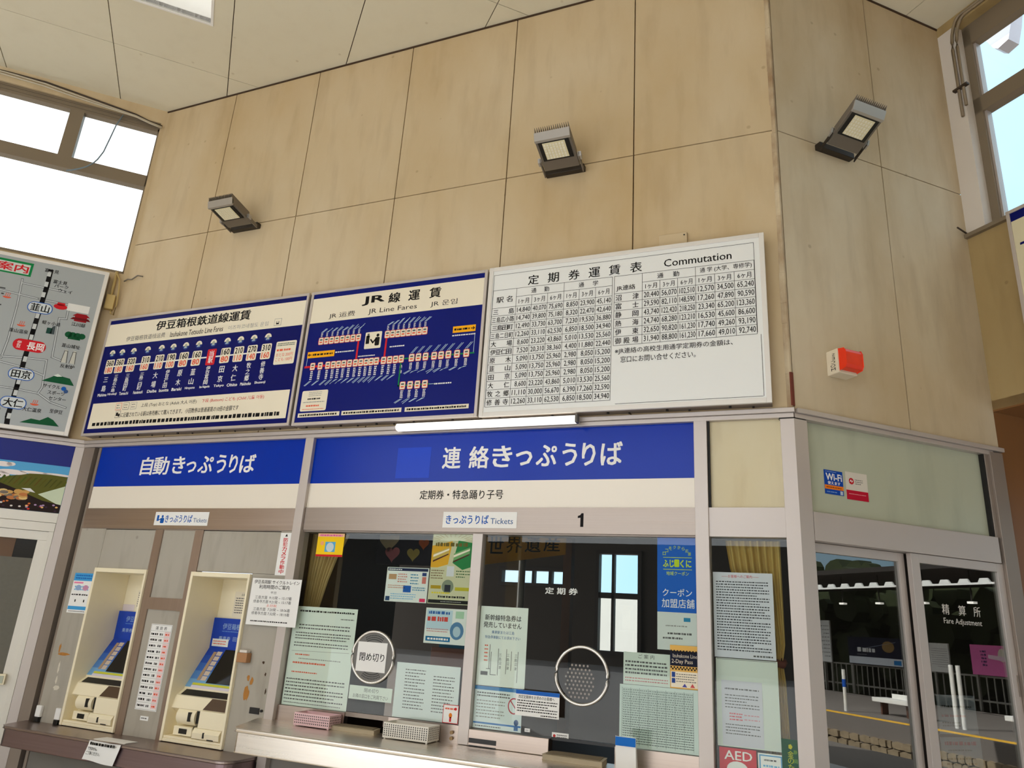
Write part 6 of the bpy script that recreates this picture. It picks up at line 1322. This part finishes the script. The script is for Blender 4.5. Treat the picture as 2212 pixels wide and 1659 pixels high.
for u0, u1, z0_, z1_, c, l in ((6.74, 8.59, 1.06, 1.76, (14, 18, 44), 'navy advertising board on the fence across the tracks'), (9.26, 9.66, 1.05, 2.17, (240, 240, 236), 'tall white board on the fence across the tracks'), (3.95, 4.89, 1.07, 1.71, (240, 120, 186), 'pink advertising board on the fence across the tracks'), (5.48, 6.01, 1.05, 1.70, (240, 238, 232), 'white board between the pink and navy boards across the tracks'), (6.60, 6.69, 1.07, 1.76, (238, 238, 234), 'narrow white board edge beside the navy board across the tracks')):
    t = Thing('advertising_board', l, 'sign board', 'P', ((u0+u1)/2, 5.1, z0_), 'boards on the platform fence')
    t.part('panel', MB().box(u0, u1, 5.08, 5.12, z0_, z1_, ink(c)))
    for x in (u0+0.04, u1-0.08): t.part('post', MB().box(x, x+0.05, 5.125, 5.165, 0.30, z1_, FN))
    mb = MB()
    if c[2] == 44: mb.rect(u0+0.02, u1-0.02, z0_+0.02, z0_+0.20, 5.078, ink((226, 232, 240))); mb.rect(u0+0.06, u0+0.30, z0_+0.05, z0_+0.16, 5.077, ink((40, 130, 200))); mb.greek(u0+0.9, u1-0.25, z0_+0.30, z0_+0.46, 1, 5.077, P['white'], 0.7, 3, False); mb.greek(u0+1.2, u1-0.3, z0_+0.24, z0_+0.28, 1, 5.077, P['grey'], 0.5, 4, False); mb.ell(u0+0.45, z0_+0.48, 0.2, 0.14, 5.077, ink((150, 120, 70))); mb.line([(u0+0.2, z1_-0.1), (u1-0.5, z1_-0.3)], 0.01, 5.077, ink((150, 160, 180)))
    elif c[0] == 240 and c[1] == 120: mb.ell(u0+0.16, z1_-0.2, 0.10, 0.14, 5.078, P['cream']); mb.flat([(u0, z0_+0.30), (u0+0.5, z0_+0.36), (u0+0.5, z0_+0.44), (u0, z0_+0.40)], 5.077, ink((250, 214, 230))); mb.greek(u0+0.55, u0+0.70, z0_+0.18, z1_-0.1, 5, 5.077, ink((90, 60, 110)), 0.6, 2, False)
    else: mb.greek(u0+0.03, u1-0.03, z0_+0.1, z1_-0.1, 9, 5.078, P['grey'], 0.25, 6)
    t.part('print', mb)
ROOFD = mat('dark_roof_timber', (40, 34, 28), 0.8)
ROOFW = mat('roof_sheet_white', (236, 236, 230), 0.5)
mb = MB(); mb.box(-14, 12, 1.9, 6.0, 3.05, 3.15, ROOFD); struct('roof_platform', mb, 'P')
t = Thing('roof_gutter', 'white gutter line with corrugated sheet ends along the platform roof', 'gutter', 'P', (0, 1.9, 2.72))
t.part('gutter', MB().box(-14, 12, 1.86, 1.92, 2.72, 2.755, ROOFW))
for k in range(44):
    x = -6+k*0.42; t.part('sheet_end', MB().ext([(x, 2.756), (x+0.05, 2.83), (x+0.20, 2.83), (x+0.25, 2.756)], 'y', 1.86, 1.9, ROOFW))
HED = mat('dark_hedge', (44, 52, 22), 0.95, 0, 0.6, 5, bump=1.0)
mb = MB(); rr = random.Random(4)
for k in range(340):
    x = -6+rr.random()*20; y_ = 6.2+rr.random()*2.0; z = 0.3+rr.random()*3.6; r_ = 0.25+rr.random()*0.35
    mb.ext([(x+r_*math.cos(a_)*(0.7+0.3*rr.random()), z+r_*math.sin(a_)*(0.7+0.3*rr.random())) for a_ in [2*pi*q/9 for q in range(9)]], 'y', y_-r_*0.6, y_+r_*0.6, HED)
struct('hill', MB().box(-20, 30, 8.6, 9.5, -0.6, 3.7, HED), 'P')
solo('hedge_leaves', mb, 'dark hedge behind the fence on the far side of the tracks', 'hedge', 'P', (4, 7, 0.3), kind='stuff')
for k in range(8):
    x = -2+k*1.1; solo('platform_lamp', MB().box(x, x+0.14, 2.4, 2.5, 2.42, 2.46, mat('lamp_lit_white', (255, 250, 240), 0.4, 0, 0.01, 2, emit=4.0)).box(x+0.06, x+0.08, 2.44, 2.46, 2.46, 3.05, ROOFD), 'small lit lamp in a row under the platform roof', 'lamp', 'P', (x+0.07, 2.45, 2.42), 'lamps under the platform roof')
t = Thing('door_lettering', 'white fare adjustment lettering on the glass of the right sliding door', 'lettering', 'R', (1.1, 0.012, 1.64))
mb = MB(); DL = ink((214, 212, 206))
for ch, a_, b_ in (('精', 0.955, 1.008), ('算', 1.077, 1.132), ('所', 1.192, 1.245)): mb.text(ch, a_, b_, 1.692, 1.746, 0.0122, DL, 0.01, tight=True)
t.part('characters', mb); mb = MB(); mb.text('Fare Adjustment', 0.958, 1.246, 1.636, 1.674, 0.0122, DL, 0.005); t.part('lettering', mb)
